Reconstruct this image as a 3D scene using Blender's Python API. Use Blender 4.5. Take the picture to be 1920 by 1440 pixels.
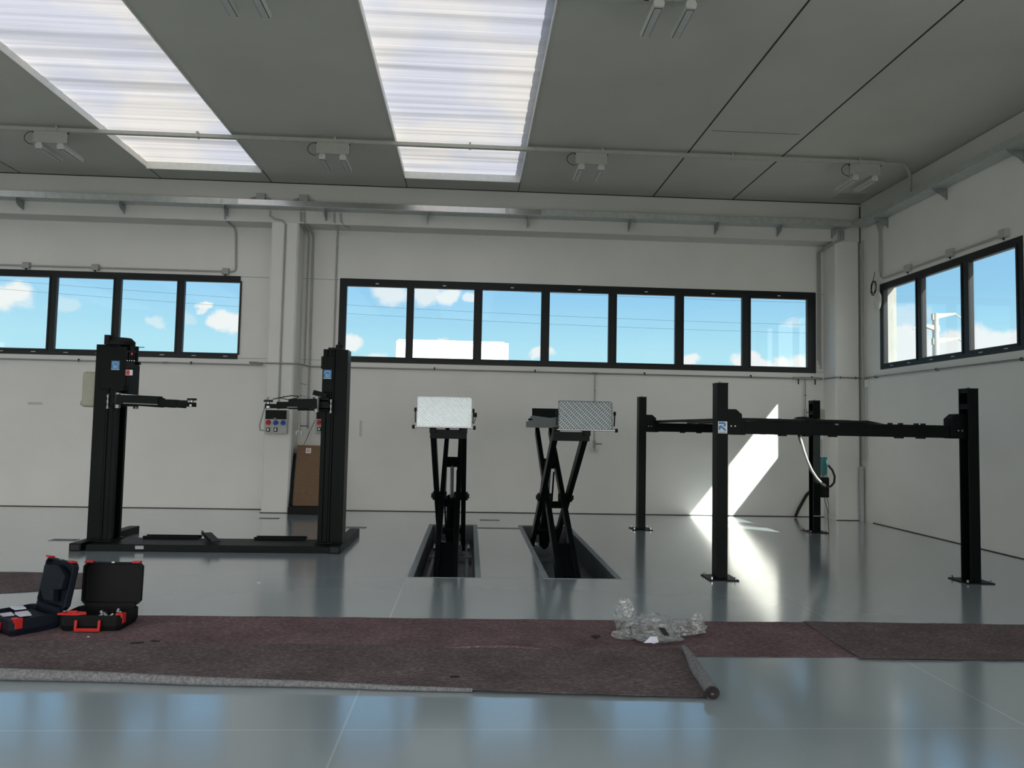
import bpy, bmesh, math, random
from mathutils import Vector, Matrix
for o in list(bpy.data.objects): bpy.data.objects.remove(o)
SC = bpy.context.scene
COL = SC.collection
random.seed(7)

# ------------------------------------------------------------------ camera
F_PX, YAW, PITCH, ROLL, EYE = 1400.0, 0.0548328, 0.0577217, 0.0197881, 1.6
cam = bpy.data.cameras.new('camera')
cam.sensor_width = 36.0
cam.lens = 36.0 * F_PX / 1920.0
cam.clip_end = 500
camo = bpy.data.objects.new('camera', cam); COL.objects.link(camo)
fw = Vector((math.sin(YAW)*math.cos(PITCH), math.cos(YAW)*math.cos(PITCH), math.sin(PITCH)))
r0 = Vector((math.cos(YAW), -math.sin(YAW), 0)); u0 = r0.cross(fw)
rt = math.cos(ROLL)*r0 + math.sin(ROLL)*u0
up = -math.sin(ROLL)*r0 + math.cos(ROLL)*u0
camo.matrix_world = Matrix(((rt.x, up.x, -fw.x, 0), (rt.y, up.y, -fw.y, 0), (rt.z, up.z, -fw.z, EYE), (0, 0, 0, 1)))
SC.camera = camo
vs = SC.view_settings
vs.view_transform = 'Standard'; vs.look = 'None'; vs.gamma = 1.0; vs.use_curve_mapping = False
vs.exposure = 0.0

def pdir(px, py):
    """direction in the world in which the sky is seen at a photo pixel (used for cloud bearings only)"""
    return (rt*((px-960)/F_PX) - up*((py-720)/F_PX) + fw).normalized()

# ------------------------------------------------------------------ sky
W = bpy.data.worlds.new('sky'); SC.world = W; W.use_nodes = True
wn, wl = W.node_tree.nodes, W.node_tree.links
wn.clear()
def N(t, **k):
    n = wn.new(t)
    for a, b in k.items(): setattr(n, a, b)
    return n
out = N('ShaderNodeOutputWorld'); bg = N('ShaderNodeBackground'); tc = N('ShaderNodeTexCoord')
nrm = N('ShaderNodeVectorMath', operation='NORMALIZE'); wl.new(tc.outputs['Generated'], nrm.inputs[0])
sep = N('ShaderNodeSeparateXYZ'); wl.new(nrm.outputs[0], sep.inputs[0])
ramp = N('ShaderNodeValToRGB'); wl.new(sep.outputs['Z'], ramp.inputs[0])
cr = ramp.color_ramp
cr.elements[0].position = 0.0; cr.elements[0].color = (0.60, 0.90, 1.0, 1)
cr.elements[1].position = 1.0; cr.elements[1].color = (0.10, 0.26, 0.62, 1)
e = cr.elements.new(0.10); e.color = (0.50, 0.85, 1.0, 1)
e = cr.elements.new(0.17); e.color = (0.345, 0.68, 0.97, 1)
e = cr.elements.new(0.35); e.color = (0.25, 0.53, 0.88, 1)
# soft-edged clouds: noise-warped blobs at given bearings
nz = N('ShaderNodeTexNoise'); nz.inputs['Scale'].default_value = 26; nz.inputs['Detail'].default_value = 6; nz.inputs['Roughness'].default_value = 0.6
wl.new(nrm.outputs[0], nz.inputs['Vector'])
sub = N('ShaderNodeVectorMath', operation='SUBTRACT'); wl.new(nz.outputs['Color'], sub.inputs[0]); sub.inputs[1].default_value = (0.5, 0.5, 0.5)
scl = N('ShaderNodeVectorMath', operation='SCALE'); wl.new(sub.outputs[0], scl.inputs[0]); scl.inputs['Scale'].default_value = 0.035
wrp = N('ShaderNodeVectorMath', operation='ADD'); wl.new(nrm.outputs[0], wrp.inputs[0]); wl.new(scl.outputs[0], wrp.inputs[1])
sqz = N('ShaderNodeVectorMath', operation='MULTIPLY'); wl.new(wrp.outputs[0], sqz.inputs[0]); sqz.inputs[1].default_value = (1, 1, 1.5)
CLOUDS = [(22, 552, 30, 1), (-8, 560, 30, 1), (40, 566, 20, .5), (122, 567, 22, .35), (290, 604, 14, .5), (382, 574, 14, 1), (378, 584, 9, .8),
          (412, 606, 22, 1), (432, 598, 28, 1), (455, 604, 30, 1), (350, 597, 16, .3), (735, 548, 34, .8), (800, 548, 34, .8), (840, 552, 26, .9), (886, 558, 17, .8),
          (654, 645, 24, 1), (640, 640, 20, 1), (706, 672, 22, .8), (826, 641, 11, .9), (1006, 662, 19, .95), (1030, 664, 16, .8), (1290, 677, 20, 1),
          (1385, 676, 20, 1), (1404, 672, 24, 1), (1425, 684, 24, 1), (1470, 686, 24, 1), (1505, 682, 26, 1), (1484, 605, 16, .35),
          (1690, 650, 60, 1), (1740, 660, 50, 1), (1790, 655, 45, 1), (1830, 634, 34, 1), (1865, 642, 34, 1), (1895, 645, 34, 1), (1700, 590, 34, .4)]
prev = None
for (px, py, r, a) in CLOUDS:
    d = pdir(px, py)
    ds = N('ShaderNodeVectorMath', operation='DISTANCE'); wl.new(sqz.outputs[0], ds.inputs[0]); ds.inputs[1].default_value = (d.x, d.y, d.z*1.5)
    mr = N('ShaderNodeMapRange'); mr.interpolation_type = 'SMOOTHSTEP'; wl.new(ds.outputs['Value'], mr.inputs[0])
    rr = r/F_PX*1.05
    mr.inputs[1].default_value = rr*0.6; mr.inputs[2].default_value = rr*1.12; mr.inputs[3].default_value = a; mr.inputs[4].default_value = 0
    if prev is None: prev = mr.outputs[0]
    else:
        mx = N('ShaderNodeMath', operation='MAXIMUM'); wl.new(prev, mx.inputs[0]); wl.new(mr.outputs[0], mx.inputs[1]); prev = mx.outputs[0]
# scattered clouds high up
nz2 = N('ShaderNodeTexNoise'); nz2.inputs['Scale'].default_value = 3.2; nz2.inputs['Detail'].default_value = 7
wl.new(nrm.outputs[0], nz2.inputs['Vector'])
mr = N('ShaderNodeMapRange'); mr.interpolation_type = 'SMOOTHSTEP'; wl.new(nz2.outputs[0], mr.inputs[0]); mr.inputs[1].default_value = .53; mr.inputs[2].default_value = .68
hi = N('ShaderNodeMapRange'); wl.new(sep.outputs['Z'], hi.inputs[0]); hi.inputs[1].default_value = .3; hi.inputs[2].default_value = .45
mm = N('ShaderNodeMath', operation='MULTIPLY'); wl.new(mr.outputs[0], mm.inputs[0]); wl.new(hi.outputs[0], mm.inputs[1])
mx = N('ShaderNodeMath', operation='MAXIMUM'); wl.new(prev, mx.inputs[0]); wl.new(mm.outputs[0], mx.inputs[1])
cm = N('ShaderNodeMixRGB'); wl.new(mx.outputs[0], cm.inputs[0]); wl.new(ramp.outputs[0], cm.inputs[1]); cm.inputs[2].default_value = (1.0, 1.0, 1.0, 1)
# unseen sky around the sun, brightened and whitened to light the lower walls
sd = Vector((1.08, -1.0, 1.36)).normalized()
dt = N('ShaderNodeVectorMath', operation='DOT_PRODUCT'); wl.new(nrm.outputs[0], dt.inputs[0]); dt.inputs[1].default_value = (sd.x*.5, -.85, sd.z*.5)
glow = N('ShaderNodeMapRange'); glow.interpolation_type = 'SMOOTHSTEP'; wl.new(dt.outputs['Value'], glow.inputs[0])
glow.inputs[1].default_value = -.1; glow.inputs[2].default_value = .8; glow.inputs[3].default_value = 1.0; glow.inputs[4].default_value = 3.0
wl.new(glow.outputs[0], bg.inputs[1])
hz = N('ShaderNodeMapRange'); hz.interpolation_type = 'SMOOTHSTEP'; wl.new(dt.outputs['Value'], hz.inputs[0])
hz.inputs[1].default_value = -.1; hz.inputs[2].default_value = .5; hz.inputs[3].default_value = 0; hz.inputs[4].default_value = .95
hm = N('ShaderNodeMixRGB'); wl.new(hz.outputs[0], hm.inputs[0]); wl.new(cm.outputs[0], hm.inputs[1]); hm.inputs[2].default_value = (1.0, .975, .92, 1)
wl.new(hm.outputs[0], bg.inputs[0])
wl.new(bg.outputs[0], out.inputs[0])

# ------------------------------------------------------------------ sun
sun = bpy.data.lights.new('sun', 'SUN'); sun.energy = 18.0; sun.angle = math.radians(0.6); sun.color = (1.0, 0.96, 0.88)
suno = bpy.data.objects.new('sun', sun); COL.objects.link(suno)
suno.location = (20, -10, 25)
suno.rotation_euler = Vector((1.08, -1.0, 1.36)).to_track_quat('Z', 'Y').to_euler()

# ------------------------------------------------------------------ materials
def mat(name, col=(.5, .5, .5), rough=.5, metal=0.0, spec=.5, noise=None, bump=None, coat=0.0, emit=None):
    m = bpy.data.materials.new(name); m.use_nodes = True
    nt = m.node_tree; b = nt.nodes['Principled BSDF']
    b.inputs['Base Color'].default_value = (*col, 1); b.inputs['Roughness'].default_value = rough
    b.inputs['Metallic'].default_value = metal; b.inputs['Specular IOR Level'].default_value = spec
    b.inputs['Coat Weight'].default_value = coat
    tcn = nt.nodes.new('ShaderNodeTexCoord')
    if noise is None: noise = (14, .06)
    sc, amt = noise
    n = nt.nodes.new('ShaderNodeTexNoise'); n.inputs['Scale'].default_value = sc; n.inputs['Detail'].default_value = 5
    nt.links.new(tcn.outputs['Object'], n.inputs['Vector'])
    mr = nt.nodes.new('ShaderNodeMapRange'); mr.inputs[1].default_value = .3; mr.inputs[2].default_value = .7
    mr.inputs[3].default_value = 1-amt; mr.inputs[4].default_value = 1+amt
    nt.links.new(n.outputs[0], mr.inputs[0])
    mx = nt.nodes.new('ShaderNodeVectorMath'); mx.operation = 'SCALE'; mx.inputs[0].default_value = col
    nt.links.new(mr.outputs[0], mx.inputs['Scale']); nt.links.new(mx.outputs[0], b.inputs['Base Color'])
    if bump:
        n2 = nt.nodes.new('ShaderNodeTexNoise'); n2.inputs['Scale'].default_value = bump[0]; n2.inputs['Detail'].default_value = 4
        nt.links.new(tcn.outputs['Object'], n2.inputs['Vector'])
        bp = nt.nodes.new('ShaderNodeBump'); bp.inputs['Strength'].default_value = bump[1]; bp.inputs['Distance'].default_value = .01
        nt.links.new(n2.outputs[0], bp.inputs['Height']); nt.links.new(bp.outputs[0], b.inputs['Normal'])
    return m

M = {}
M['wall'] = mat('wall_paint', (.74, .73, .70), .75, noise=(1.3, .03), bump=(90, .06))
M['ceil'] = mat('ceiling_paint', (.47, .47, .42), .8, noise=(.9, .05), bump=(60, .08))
M['beam'] = mat('beam_paint', (.60, .60, .57), .7, noise=(1.2, .03))
M['lift'] = mat('dark_green_enamel', (.003, .005, .005), .38, spec=.09, noise=(6, .15))
M['lift2'] = mat('dark_enamel_satin', (.005, .008, .008), .45, spec=.12, noise=(10, .2))
M['black'] = mat('black_plastic', (.006, .006, .007), .55, spec=.2)
M['rubber'] = mat('black_rubber', (.01, .01, .01), .7)
M['galv'] = mat('galvanised_steel', (.42, .44, .45), .38, metal=.9, noise=(25, .15))
M['tray'] = mat('galvanised_tray', (.50, .53, .52), .42, metal=.55, noise=(12, .1))
M['check'] = mat('aluminium_tread_plate', (.46, .52, .54), .38, metal=.8, noise=(20, .12))
M['check2'] = mat('dimmed_tread_plate', (.17, .205, .22), .45, metal=.8, noise=(20, .15))  # darker copy of the tread plate; the right ramp's dimmer reflection put into colour
M['tread'] = mat('tread_bar_metal', (.80, .84, .86), .35, metal=.5)
M['steel'] = mat('bright_steel', (.6, .6, .6), .25, metal=1)
M['frame'] = mat('window_frame_aluminium', (.008, .010, .012), .45, spec=.3, noise=(20, .1))
M['white'] = mat('white_plastic', (.70, .71, .68), .5)
M['offw'] = mat('grey_plastic', (.42, .43, .42), .5)
M['pvc'] = mat('grey_pvc_conduit', (.36, .37, .35), .5)
M['pipe'] = mat('air_pipe_steel', (.26, .27, .27), .35, metal=.6)
M['beige'] = mat('beige_enclosure', (.36, .37, .29), .5)
M['card'] = mat('cardboard', (.17, .105, .06), .85, noise=(30, .1))
M['red'] = mat('red_plastic', (.55, .018, .015), .4)
M['blue'] = mat('blue_plastic', (.02, .08, .36), .4)
M['teal'] = mat('teal_motor_paint', (.03, .22, .24), .35)
M['navy'] = mat('dark_blue_plastic', (.006, .011, .020), .55, spec=.25)
M['stkb'] = mat('blue_sticker', (.03, .20, .48), .4)
M['stkl'] = mat('pale_blue_sticker', (.30, .50, .62), .4)
M['stkw'] = mat('white_sticker', (.72, .76, .78), .4)
M['ink'] = mat('black_ink', (.01, .01, .01), .5)
M['pap'] = mat('white_paper', (.72, .72, .85), .7)
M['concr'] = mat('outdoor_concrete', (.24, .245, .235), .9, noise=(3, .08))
M['bldg'] = mat('white_cladding', (.75, .78, .76), .8)
M['ground'] = mat('outdoor_ground', (.13, .13, .12), .9, noise=(.6, .15))
M['hose'] = mat('grey_corrugated_hose', (.30, .30, .29), .45)
M['gasket'] = mat('dark_joint', (.02, .02, .02), .8)
M['tape'] = mat('faded_tape', (.56, .54, .47), .8)
M['felt_under'] = mat('grey_felt_backing', (.20, .20, .21), .85, noise=(60, .35), bump=(120, .6))
M['scrap'] = mat('dark_felt_scrap', (.02, .015, .016), .9)
M['pitm'] = mat('pit_steel', (.07, .085, .085), .4, noise=(5, .4))
M['pitf'] = mat('pit_edge_cement', (.27, .30, .31), .6, noise=(30, .25))

def felt(name, col, fleck):
    m = bpy.data.materials.new(name); m.use_nodes = True; nt = m.node_tree; b = nt.nodes['Principled BSDF']
    b.inputs['Roughness'].default_value = .95; b.inputs['Specular IOR Level'].default_value = .1
    tcn = nt.nodes.new('ShaderNodeTexCoord')
    mp = nt.nodes.new('ShaderNodeMapping'); mp.inputs['Scale'].default_value = (25, 60, 60); nt.links.new(tcn.outputs['Object'], mp.inputs[0])
    n = nt.nodes.new('ShaderNodeTexNoise'); n.inputs['Scale'].default_value = 1.4; n.inputs['Detail'].default_value = 8; n.inputs['Roughness'].default_value = .75
    nt.links.new(mp.outputs[0], n.inputs['Vector'])
    rp = nt.nodes.new('ShaderNodeValToRGB'); nt.links.new(n.outputs[0], rp.inputs[0])
    c = rp.color_ramp
    c.elements[0].position = .30; c.elements[0].color = (col[0]*.5, col[1]*.5, col[2]*.55, 1)
    c.elements[1].position = .75; c.elements[1].color = (*fleck, 1)
    e = c.elements.new(.52); e.color = (*col, 1)
    n2 = nt.nodes.new('ShaderNodeTexNoise'); n2.inputs['Scale'].default_value = 2.2; n2.inputs['Detail'].default_value = 3
    nt.links.new(tcn.outputs['Object'], n2.inputs['Vector'])
    mr = nt.nodes.new('ShaderNodeMapRange'); mr.inputs[1].default_value = .3; mr.inputs[2].default_value = .7; mr.inputs[3].default_value = .8; mr.inputs[4].default_value = 1.2
    nt.links.new(n2.outputs[0], mr.inputs[0])
    sc = nt.nodes.new('ShaderNodeVectorMath'); sc.operation = 'SCALE'; nt.links.new(rp.outputs[0], sc.inputs[0]); nt.links.new(mr.outputs[0], sc.inputs['Scale'])
    nt.links.new(sc.outputs[0], b.inputs['Base Color'])
    bp = nt.nodes.new('ShaderNodeBump'); bp.inputs['Strength'].default_value = .7; bp.inputs['Distance'].default_value = .008
    nt.links.new(n.outputs[0], bp.inputs['Height']); nt.links.new(bp.outputs[0], b.inputs['Normal'])
    return m
M['felt'] = felt('red_brown_felt', (.165, .110, .118), (.40, .31, .33))
M['felt2'] = felt('grey_brown_felt', (.138, .108, .110), (.38, .32, .32))

def floor_mat():
    m = bpy.data.materials.new('grey_epoxy_floor'); m.use_nodes = True; nt = m.node_tree; L = nt.links; b = nt.nodes['Principled BSDF']
    def n(t, **k):
        q = nt.nodes.new(t)
        for a, v in k.items(): setattr(q, a, v)
        return q
    g = n('ShaderNodeNewGeometry'); s = n('ShaderNodeSeparateXYZ'); L.new(g.outputs['Position'], s.inputs[0])
    def line(axis, off, per, wdt):
        a = n('ShaderNodeMath', operation='SUBTRACT'); L.new(s.outputs[axis], a.inputs[0]); a.inputs[1].default_value = off - per*0.5
        f = n('ShaderNodeMath', operation='FLOORED_MODULO'); L.new(a.outputs[0], f.inputs[0]); f.inputs[1].default_value = per
        c = n('ShaderNodeMath', operation='SUBTRACT'); L.new(f.outputs[0], c.inputs[0]); c.inputs[1].default_value = per*.5
        d = n('ShaderNodeMath', operation='ABSOLUTE'); L.new(c.outputs[0], d.inputs[0])
        r = n('ShaderNodeMapRange'); L.new(d.outputs[0], r.inputs[0]); r.inputs[1].default_value = wdt*.5; r.inputs[2].default_value = wdt; r.inputs[3].default_value = 1; r.inputs[4].default_value = 0
        return r.outputs[0]
    lx, ly = line('X', -.63, 3.75, .008), line('Y', 4.05, 3.95, .006)
    mx = n('ShaderNodeMath', operation='MAXIMUM'); L.new(lx, mx.inputs[0]); L.new(ly, mx.inputs[1])
    ln = n('ShaderNodeMath', operation='MULTIPLY'); L.new(mx.outputs[0], ln.inputs[0]); ln.inputs[1].default_value = .5
    no = n('ShaderNodeTexNoise'); no.inputs['Scale'].default_value = .8; no.inputs['Detail'].default_value = 6; L.new(g.outputs['Position'], no.inputs['Vector'])
    cm = n('ShaderNodeMixRGB'); L.new(no.outputs[0], cm.inputs[0]); cm.inputs[1].default_value = (.350, .412, .445, 1); cm.inputs[2].default_value = (.370, .435, .468, 1)
    c2 = n('ShaderNodeMixRGB'); L.new(ln.outputs[0], c2.inputs[0]); L.new(cm.outputs[0], c2.inputs[1]); c2.inputs[2].default_value = (.62, .65, .65, 1)
    L.new(c2.outputs[0], b.inputs['Base Color'])
    n3 = n('ShaderNodeTexNoise'); n3.inputs['Scale'].default_value = 3; n3.inputs['Detail'].default_value = 4; L.new(g.outputs['Position'], n3.inputs['Vector'])
    rr = n('ShaderNodeMapRange'); L.new(n3.outputs[0], rr.inputs[0]); rr.inputs[1].default_value = .3; rr.inputs[2].default_value = .7; rr.inputs[3].default_value = .12; rr.inputs[4].default_value = .165
    L.new(rr.outputs[0], b.inputs['Roughness']); b.inputs['Specular IOR Level'].default_value = .8; b.inputs['Coat Weight'].default_value = 1.0; b.inputs['Coat Roughness'].default_value = .16; b.inputs['Coat IOR'].default_value = 1.55
    n4 = n('ShaderNodeTexNoise'); n4.inputs['Scale'].default_value = 45; n4.inputs['Detail'].default_value = 3; L.new(g.outputs['Position'], n4.inputs['Vector'])
    bp = n('ShaderNodeBump'); bp.inputs['Strength'].default_value = .03; bp.inputs['Distance'].default_value = .003; L.new(n4.outputs[0], bp.inputs['Height']); L.new(bp.outputs[0], b.inputs['Normal'])
    return m
M['floor'] = floor_mat()

def glass_mat():
    m = bpy.data.materials.new('window_glass'); m.use_nodes = True; nt = m.node_tree; nt.nodes.clear(); L = nt.links
    o = nt.nodes.new('ShaderNodeOutputMaterial'); t = nt.nodes.new('ShaderNodeBsdfTransparent'); g = nt.nodes.new('ShaderNodeBsdfGlossy'); mx = nt.nodes.new('ShaderNodeMixShader'); f = nt.nodes.new('ShaderNodeLayerWeight')
    t.inputs[0].default_value = (.95, .98, .975, 1); g.inputs['Roughness'].default_value = .01
    h = nt.nodes.new('ShaderNodeMath'); h.operation = 'POWER'; h.inputs[1].default_value = 4.0; L.new(f.outputs['Facing'], h.inputs[0]); ad = nt.nodes.new('ShaderNodeMath'); ad.operation = 'MULTIPLY_ADD'; L.new(h.outputs[0], ad.inputs[0]); ad.inputs[1].default_value = .5; ad.inputs[2].default_value = .03
    L.new(ad.outputs[0], mx.inputs[0]); L.new(t.outputs[0], mx.inputs[1]); L.new(g.outputs[0], mx.inputs[2]); L.new(mx.outputs[0], o.inputs[0])
    return m
M['glass'] = glass_mat()

def sheet_mat():
    m = bpy.data.materials.new('opal_polycarbonate'); m.use_nodes = True; nt = m.node_tree; nt.nodes.clear(); L = nt.links
    o = nt.nodes.new('ShaderNodeOutputMaterial'); t = nt.nodes.new('ShaderNodeBsdfTranslucent'); d = nt.nodes.new('ShaderNodeBsdfDiffuse'); ad = nt.nodes.new('ShaderNodeAddShader')
    g = nt.nodes.new('ShaderNodeNewGeometry')
    def band(sy, sx, lo, hi, f0, f1, seed):
        mp = nt.nodes.new('ShaderNodeMapping'); mp.inputs['Scale'].default_value = (sx, sy, 0); mp.inputs['Location'].default_value = (seed, seed*.7, 0); L.new(g.outputs['Position'], mp.inputs[0])
        n = nt.nodes.new('ShaderNodeTexNoise'); n.inputs['Scale'].default_value = 1; n.inputs['Detail'].default_value = 3; L.new(mp.outputs[0], n.inputs['Vector'])
        r = nt.nodes.new('ShaderNodeMapRange'); r.interpolation_type = 'SMOOTHSTEP'; L.new(n.outputs[0], r.inputs[0]); r.inputs[1].default_value = f0; r.inputs[2].default_value = f1; r.inputs[3].default_value = lo; r.inputs[4].default_value = hi
        return r.outputs[0]
    a = band(2.6, .12, .74, 1.05, .33, .52, 3.0); b_ = band(11, .10, .9, 1.05, .35, .6, 9.0)  # sheet ribs and purlin shade, put into the transmission colour as bands
    ml = nt.nodes.new('ShaderNodeMath'); ml.operation = 'MULTIPLY'; L.new(a, ml.inputs[0]); L.new(b_, ml.inputs[1])
    c3 = band(.45, .7, 0, 1, .38, .62, 21.0); tint = nt.nodes.new('ShaderNodeMixRGB'); L.new(c3, tint.inputs[0])
    tint.inputs[1].default_value = (SHEET[0]*1.06, SHEET[1]*1.02, SHEET[2]*.96, 1); tint.inputs[2].default_value = (SHEET[0]*.86, SHEET[1]*.89, SHEET[2]*1.0, 1)
    s = nt.nodes.new('ShaderNodeVectorMath'); s.operation = 'SCALE'; L.new(tint.outputs[0], s.inputs[0]); L.new(ml.outputs[0], s.inputs['Scale'])
    L.new(s.outputs[0], t.inputs[0]); d.inputs[0].default_value = (.3, .3, .32, 1)
    L.new(t.outputs[0], ad.inputs[0]); L.new(d.outputs[0], ad.inputs[1]); L.new(ad.outputs[0], o.inputs[0])
    return m
SHEET = (.130, .131, .137)
M['sheet'] = sheet_mat()

def film_mat():
    m = bpy.data.materials.new('clear_plastic_film'); m.use_nodes = True; nt = m.node_tree; nt.nodes.clear(); L = nt.links
    o = nt.nodes.new('ShaderNodeOutputMaterial'); t = nt.nodes.new('ShaderNodeBsdfTransparent'); g = nt.nodes.new('ShaderNodeBsdfGlossy'); d = nt.nodes.new('ShaderNodeBsdfDiffuse')
    g.inputs['Roughness'].default_value = .12; d.inputs[0].default_value = (.50, .55, .56, 1)
    m1 = nt.nodes.new('ShaderNodeMixShader'); m1.inputs[0].default_value = .5; L.new(d.outputs[0], m1.inputs[1]); L.new(g.outputs[0], m1.inputs[2])
    f = nt.nodes.new('ShaderNodeLayerWeight'); f.inputs[0].default_value = .45
    r = nt.nodes.new('ShaderNodeMapRange'); L.new(f.outputs['Facing'], r.inputs[0]); r.inputs[3].default_value = .15; r.inputs[4].default_value = .75
    m2 = nt.nodes.new('ShaderNodeMixShader'); L.new(r.outputs[0], m2.inputs[0]); L.new(t.outputs[0], m2.inputs[1]); L.new(m1.outputs[0], m2.inputs[2]); L.new(m2.outputs[0], o.inputs[0])
    tcn = nt.nodes.new('ShaderNodeTexCoord'); v = nt.nodes.new('ShaderNodeTexVoronoi'); v.inputs['Scale'].default_value = 22; L.new(tcn.outputs['Object'], v.inputs['Vector'])
    bp = nt.nodes.new('ShaderNodeBump'); bp.inputs['Strength'].default_value = .9; bp.inputs['Distance'].default_value = .02; L.new(v.outputs['Distance'], bp.inputs['Height'])
    L.new(bp.outputs[0], g.inputs['Normal']); L.new(bp.outputs[0], d.inputs['Normal'])
    return m
M['film'] = film_mat()

# ------------------------------------------------------------------ builders
WPOS = {}
class MB:
    def __init__(s): s.bm = bmesh.new()
    def box(s, x0, x1, y0, y1, z0, z1, T=None):
        v = [s.bm.verts.new(p) for p in ((x0,y0,z0),(x1,y0,z0),(x1,y1,z0),(x0,y1,z0),(x0,y0,z1),(x1,y0,z1),(x1,y1,z1),(x0,y1,z1))]
        for f in ((0,3,2,1),(4,5,6,7),(0,1,5,4),(1,2,6,5),(2,3,7,6),(3,0,4,7)): s.bm.faces.new([v[i] for i in f])
        if T is not None:
            for q in v: q.co = T @ q.co
        return s
    def bar(s, a, b, w, h, upv=(0, 0, 1)):
        """rectangular bar from a to b; w across, h along up"""
        a, b = Vector(a), Vector(b); d = (b-a).normalized(); u = Vector(upv); r = d.cross(u)
        if r.length < 1e-4: r = d.cross(Vector((1, 0, 0)))
        r.normalize(); u = r.cross(d).normalized()
        c = []
        for p in (a, b):
            for i, j in ((-1,-1),(1,-1),(1,1),(-1,1)): c.append(s.bm.verts.new(p + r*(i*w/2) + u*(j*h/2)))
        for f in ((0,1,2,3),(7,6,5,4),(0,4,5,1),(1,5,6,2),(2,6,7,3),(3,7,4,0)): s.bm.faces.new([c[i] for i in f])
        return s
    def prism(s, pts, axis, a, b):
        """polygon pts (2D) extruded along axis from a to b. axis x: pts=(y,z); y: (x,z); z: (x,y)"""
        def P(p, t):
            return {'x': (t, p[0], p[1]), 'y': (p[0], t, p[1]), 'z': (p[0], p[1], t)}[axis]
        A = [s.bm.verts.new(P(p, a)) for p in pts]; B = [s.bm.verts.new(P(p, b)) for p in pts]
        n = len(pts)
        s.bm.faces.new(A); s.bm.faces.new(B[::-1])
        for i in range(n): s.bm.faces.new((A[i], B[i], B[(i+1) % n], A[(i+1) % n]))
        return s
    def tube(s, pts, r, seg=10, closed=False, radii=None):
        pts = [Vector(p) for p in pts]; n = len(pts); rings = []
        prevu = None
        for i, p in enumerate(pts):
            if closed: d = (pts[(i+1) % n]-pts[i-1]).normalized()
            else: d = (pts[min(i+1, n-1)]-pts[max(i-1, 0)]).normalized()
            u = prevu if prevu is not None else (Vector((0, 0, 1)) if abs(d.z) < .9 else Vector((1, 0, 0)))
            u = (u - d*u.dot(d))
            if u.length < 1e-5: u = d.orthogonal()
            u.normalize(); prevu = u; w = d.cross(u); rr = radii[i] if radii else r
            rings.append([s.bm.verts.new(p + (u*math.cos(2*math.pi*k/seg) + w*math.sin(2*math.pi*k/seg))*rr) for k in range(seg)])
        for i in range(n if closed else n-1):
            A, B = rings[i], rings[(i+1) % n]
            for k in range(seg): s.bm.faces.new((A[k], A[(k+1) % seg], B[(k+1) % seg], B[k]))
        if not closed:
            s.bm.faces.new(rings[0][::-1]); s.bm.faces.new(rings[-1])
        return s
    def cyl(s, a, b, r, seg=20, r2=None): return s.tube([a, b], r, seg, radii=[r, r if r2 is None else r2])
    def build(s, name, m, parent=None, bevel=0.0, smooth=False, label=None):
        bm = s.bm
        bmesh.ops.recalc_face_normals(bm, faces=bm.faces)
        xs = [v.co for v in bm.verts]
        lo = Vector((min(v.x for v in xs), min(v.y for v in xs), min(v.z for v in xs)))
        hi = Vector((max(v.x for v in xs), max(v.y for v in xs), max(v.z for v in xs)))
        c = Vector(((lo.x+hi.x)/2, (lo.y+hi.y)/2, lo.z))
        bmesh.ops.translate(bm, verts=bm.verts, vec=-c)
        me = bpy.data.meshes.new(name); bm.to_mesh(me); bm.free(); me.materials.append(m)
        if smooth:
            for p in me.polygons: p.use_smooth = True
            try: me.set_sharp_from_angle(angle=math.radians(40))
            except Exception: pass
        o = bpy.data.objects.new(name, me); COL.objects.link(o)
        if parent is not None: o.parent = parent; o.location = c - WPOS[parent.name]
        else: o.location = c
        WPOS[o.name] = c
        if bevel:
            bv = o.modifiers.new('bevel', 'BEVEL'); bv.width = bevel; bv.segments = 2; bv.limit_method = 'ANGLE'; bv.angle_limit = math.radians(50)
        if label: o['label'] = label
        return o

def thing(name, loc, label, cat, group=None):
    o = bpy.data.objects.new(name, None); o.empty_display_size = .1; o.location = loc; COL.objects.link(o)
    WPOS[o.name] = Vector(loc); return tag(o, label, cat, group)
def tag(o, label, cat, group=None, kind=None):
    o['label'] = label; o['category'] = cat
    if group: o['group'] = group
    if kind: o['kind'] = kind
    return o
def struct(o): o['kind'] = 'structure'; return o
def dup(root, off, label, group=None):
    """copy a thing with its parts and sub-parts, moved by off"""
    def cp(o, par):
        c = o.copy(); COL.objects.link(c)
        if par is not None: c.parent = par
        for ch in list(o.children): cp(ch, c)
        return c
    r = cp(root, None); r.location = Vector(root.location) + Vector(off); r['label'] = label
    if group: r['group'] = group
    return r

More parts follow.
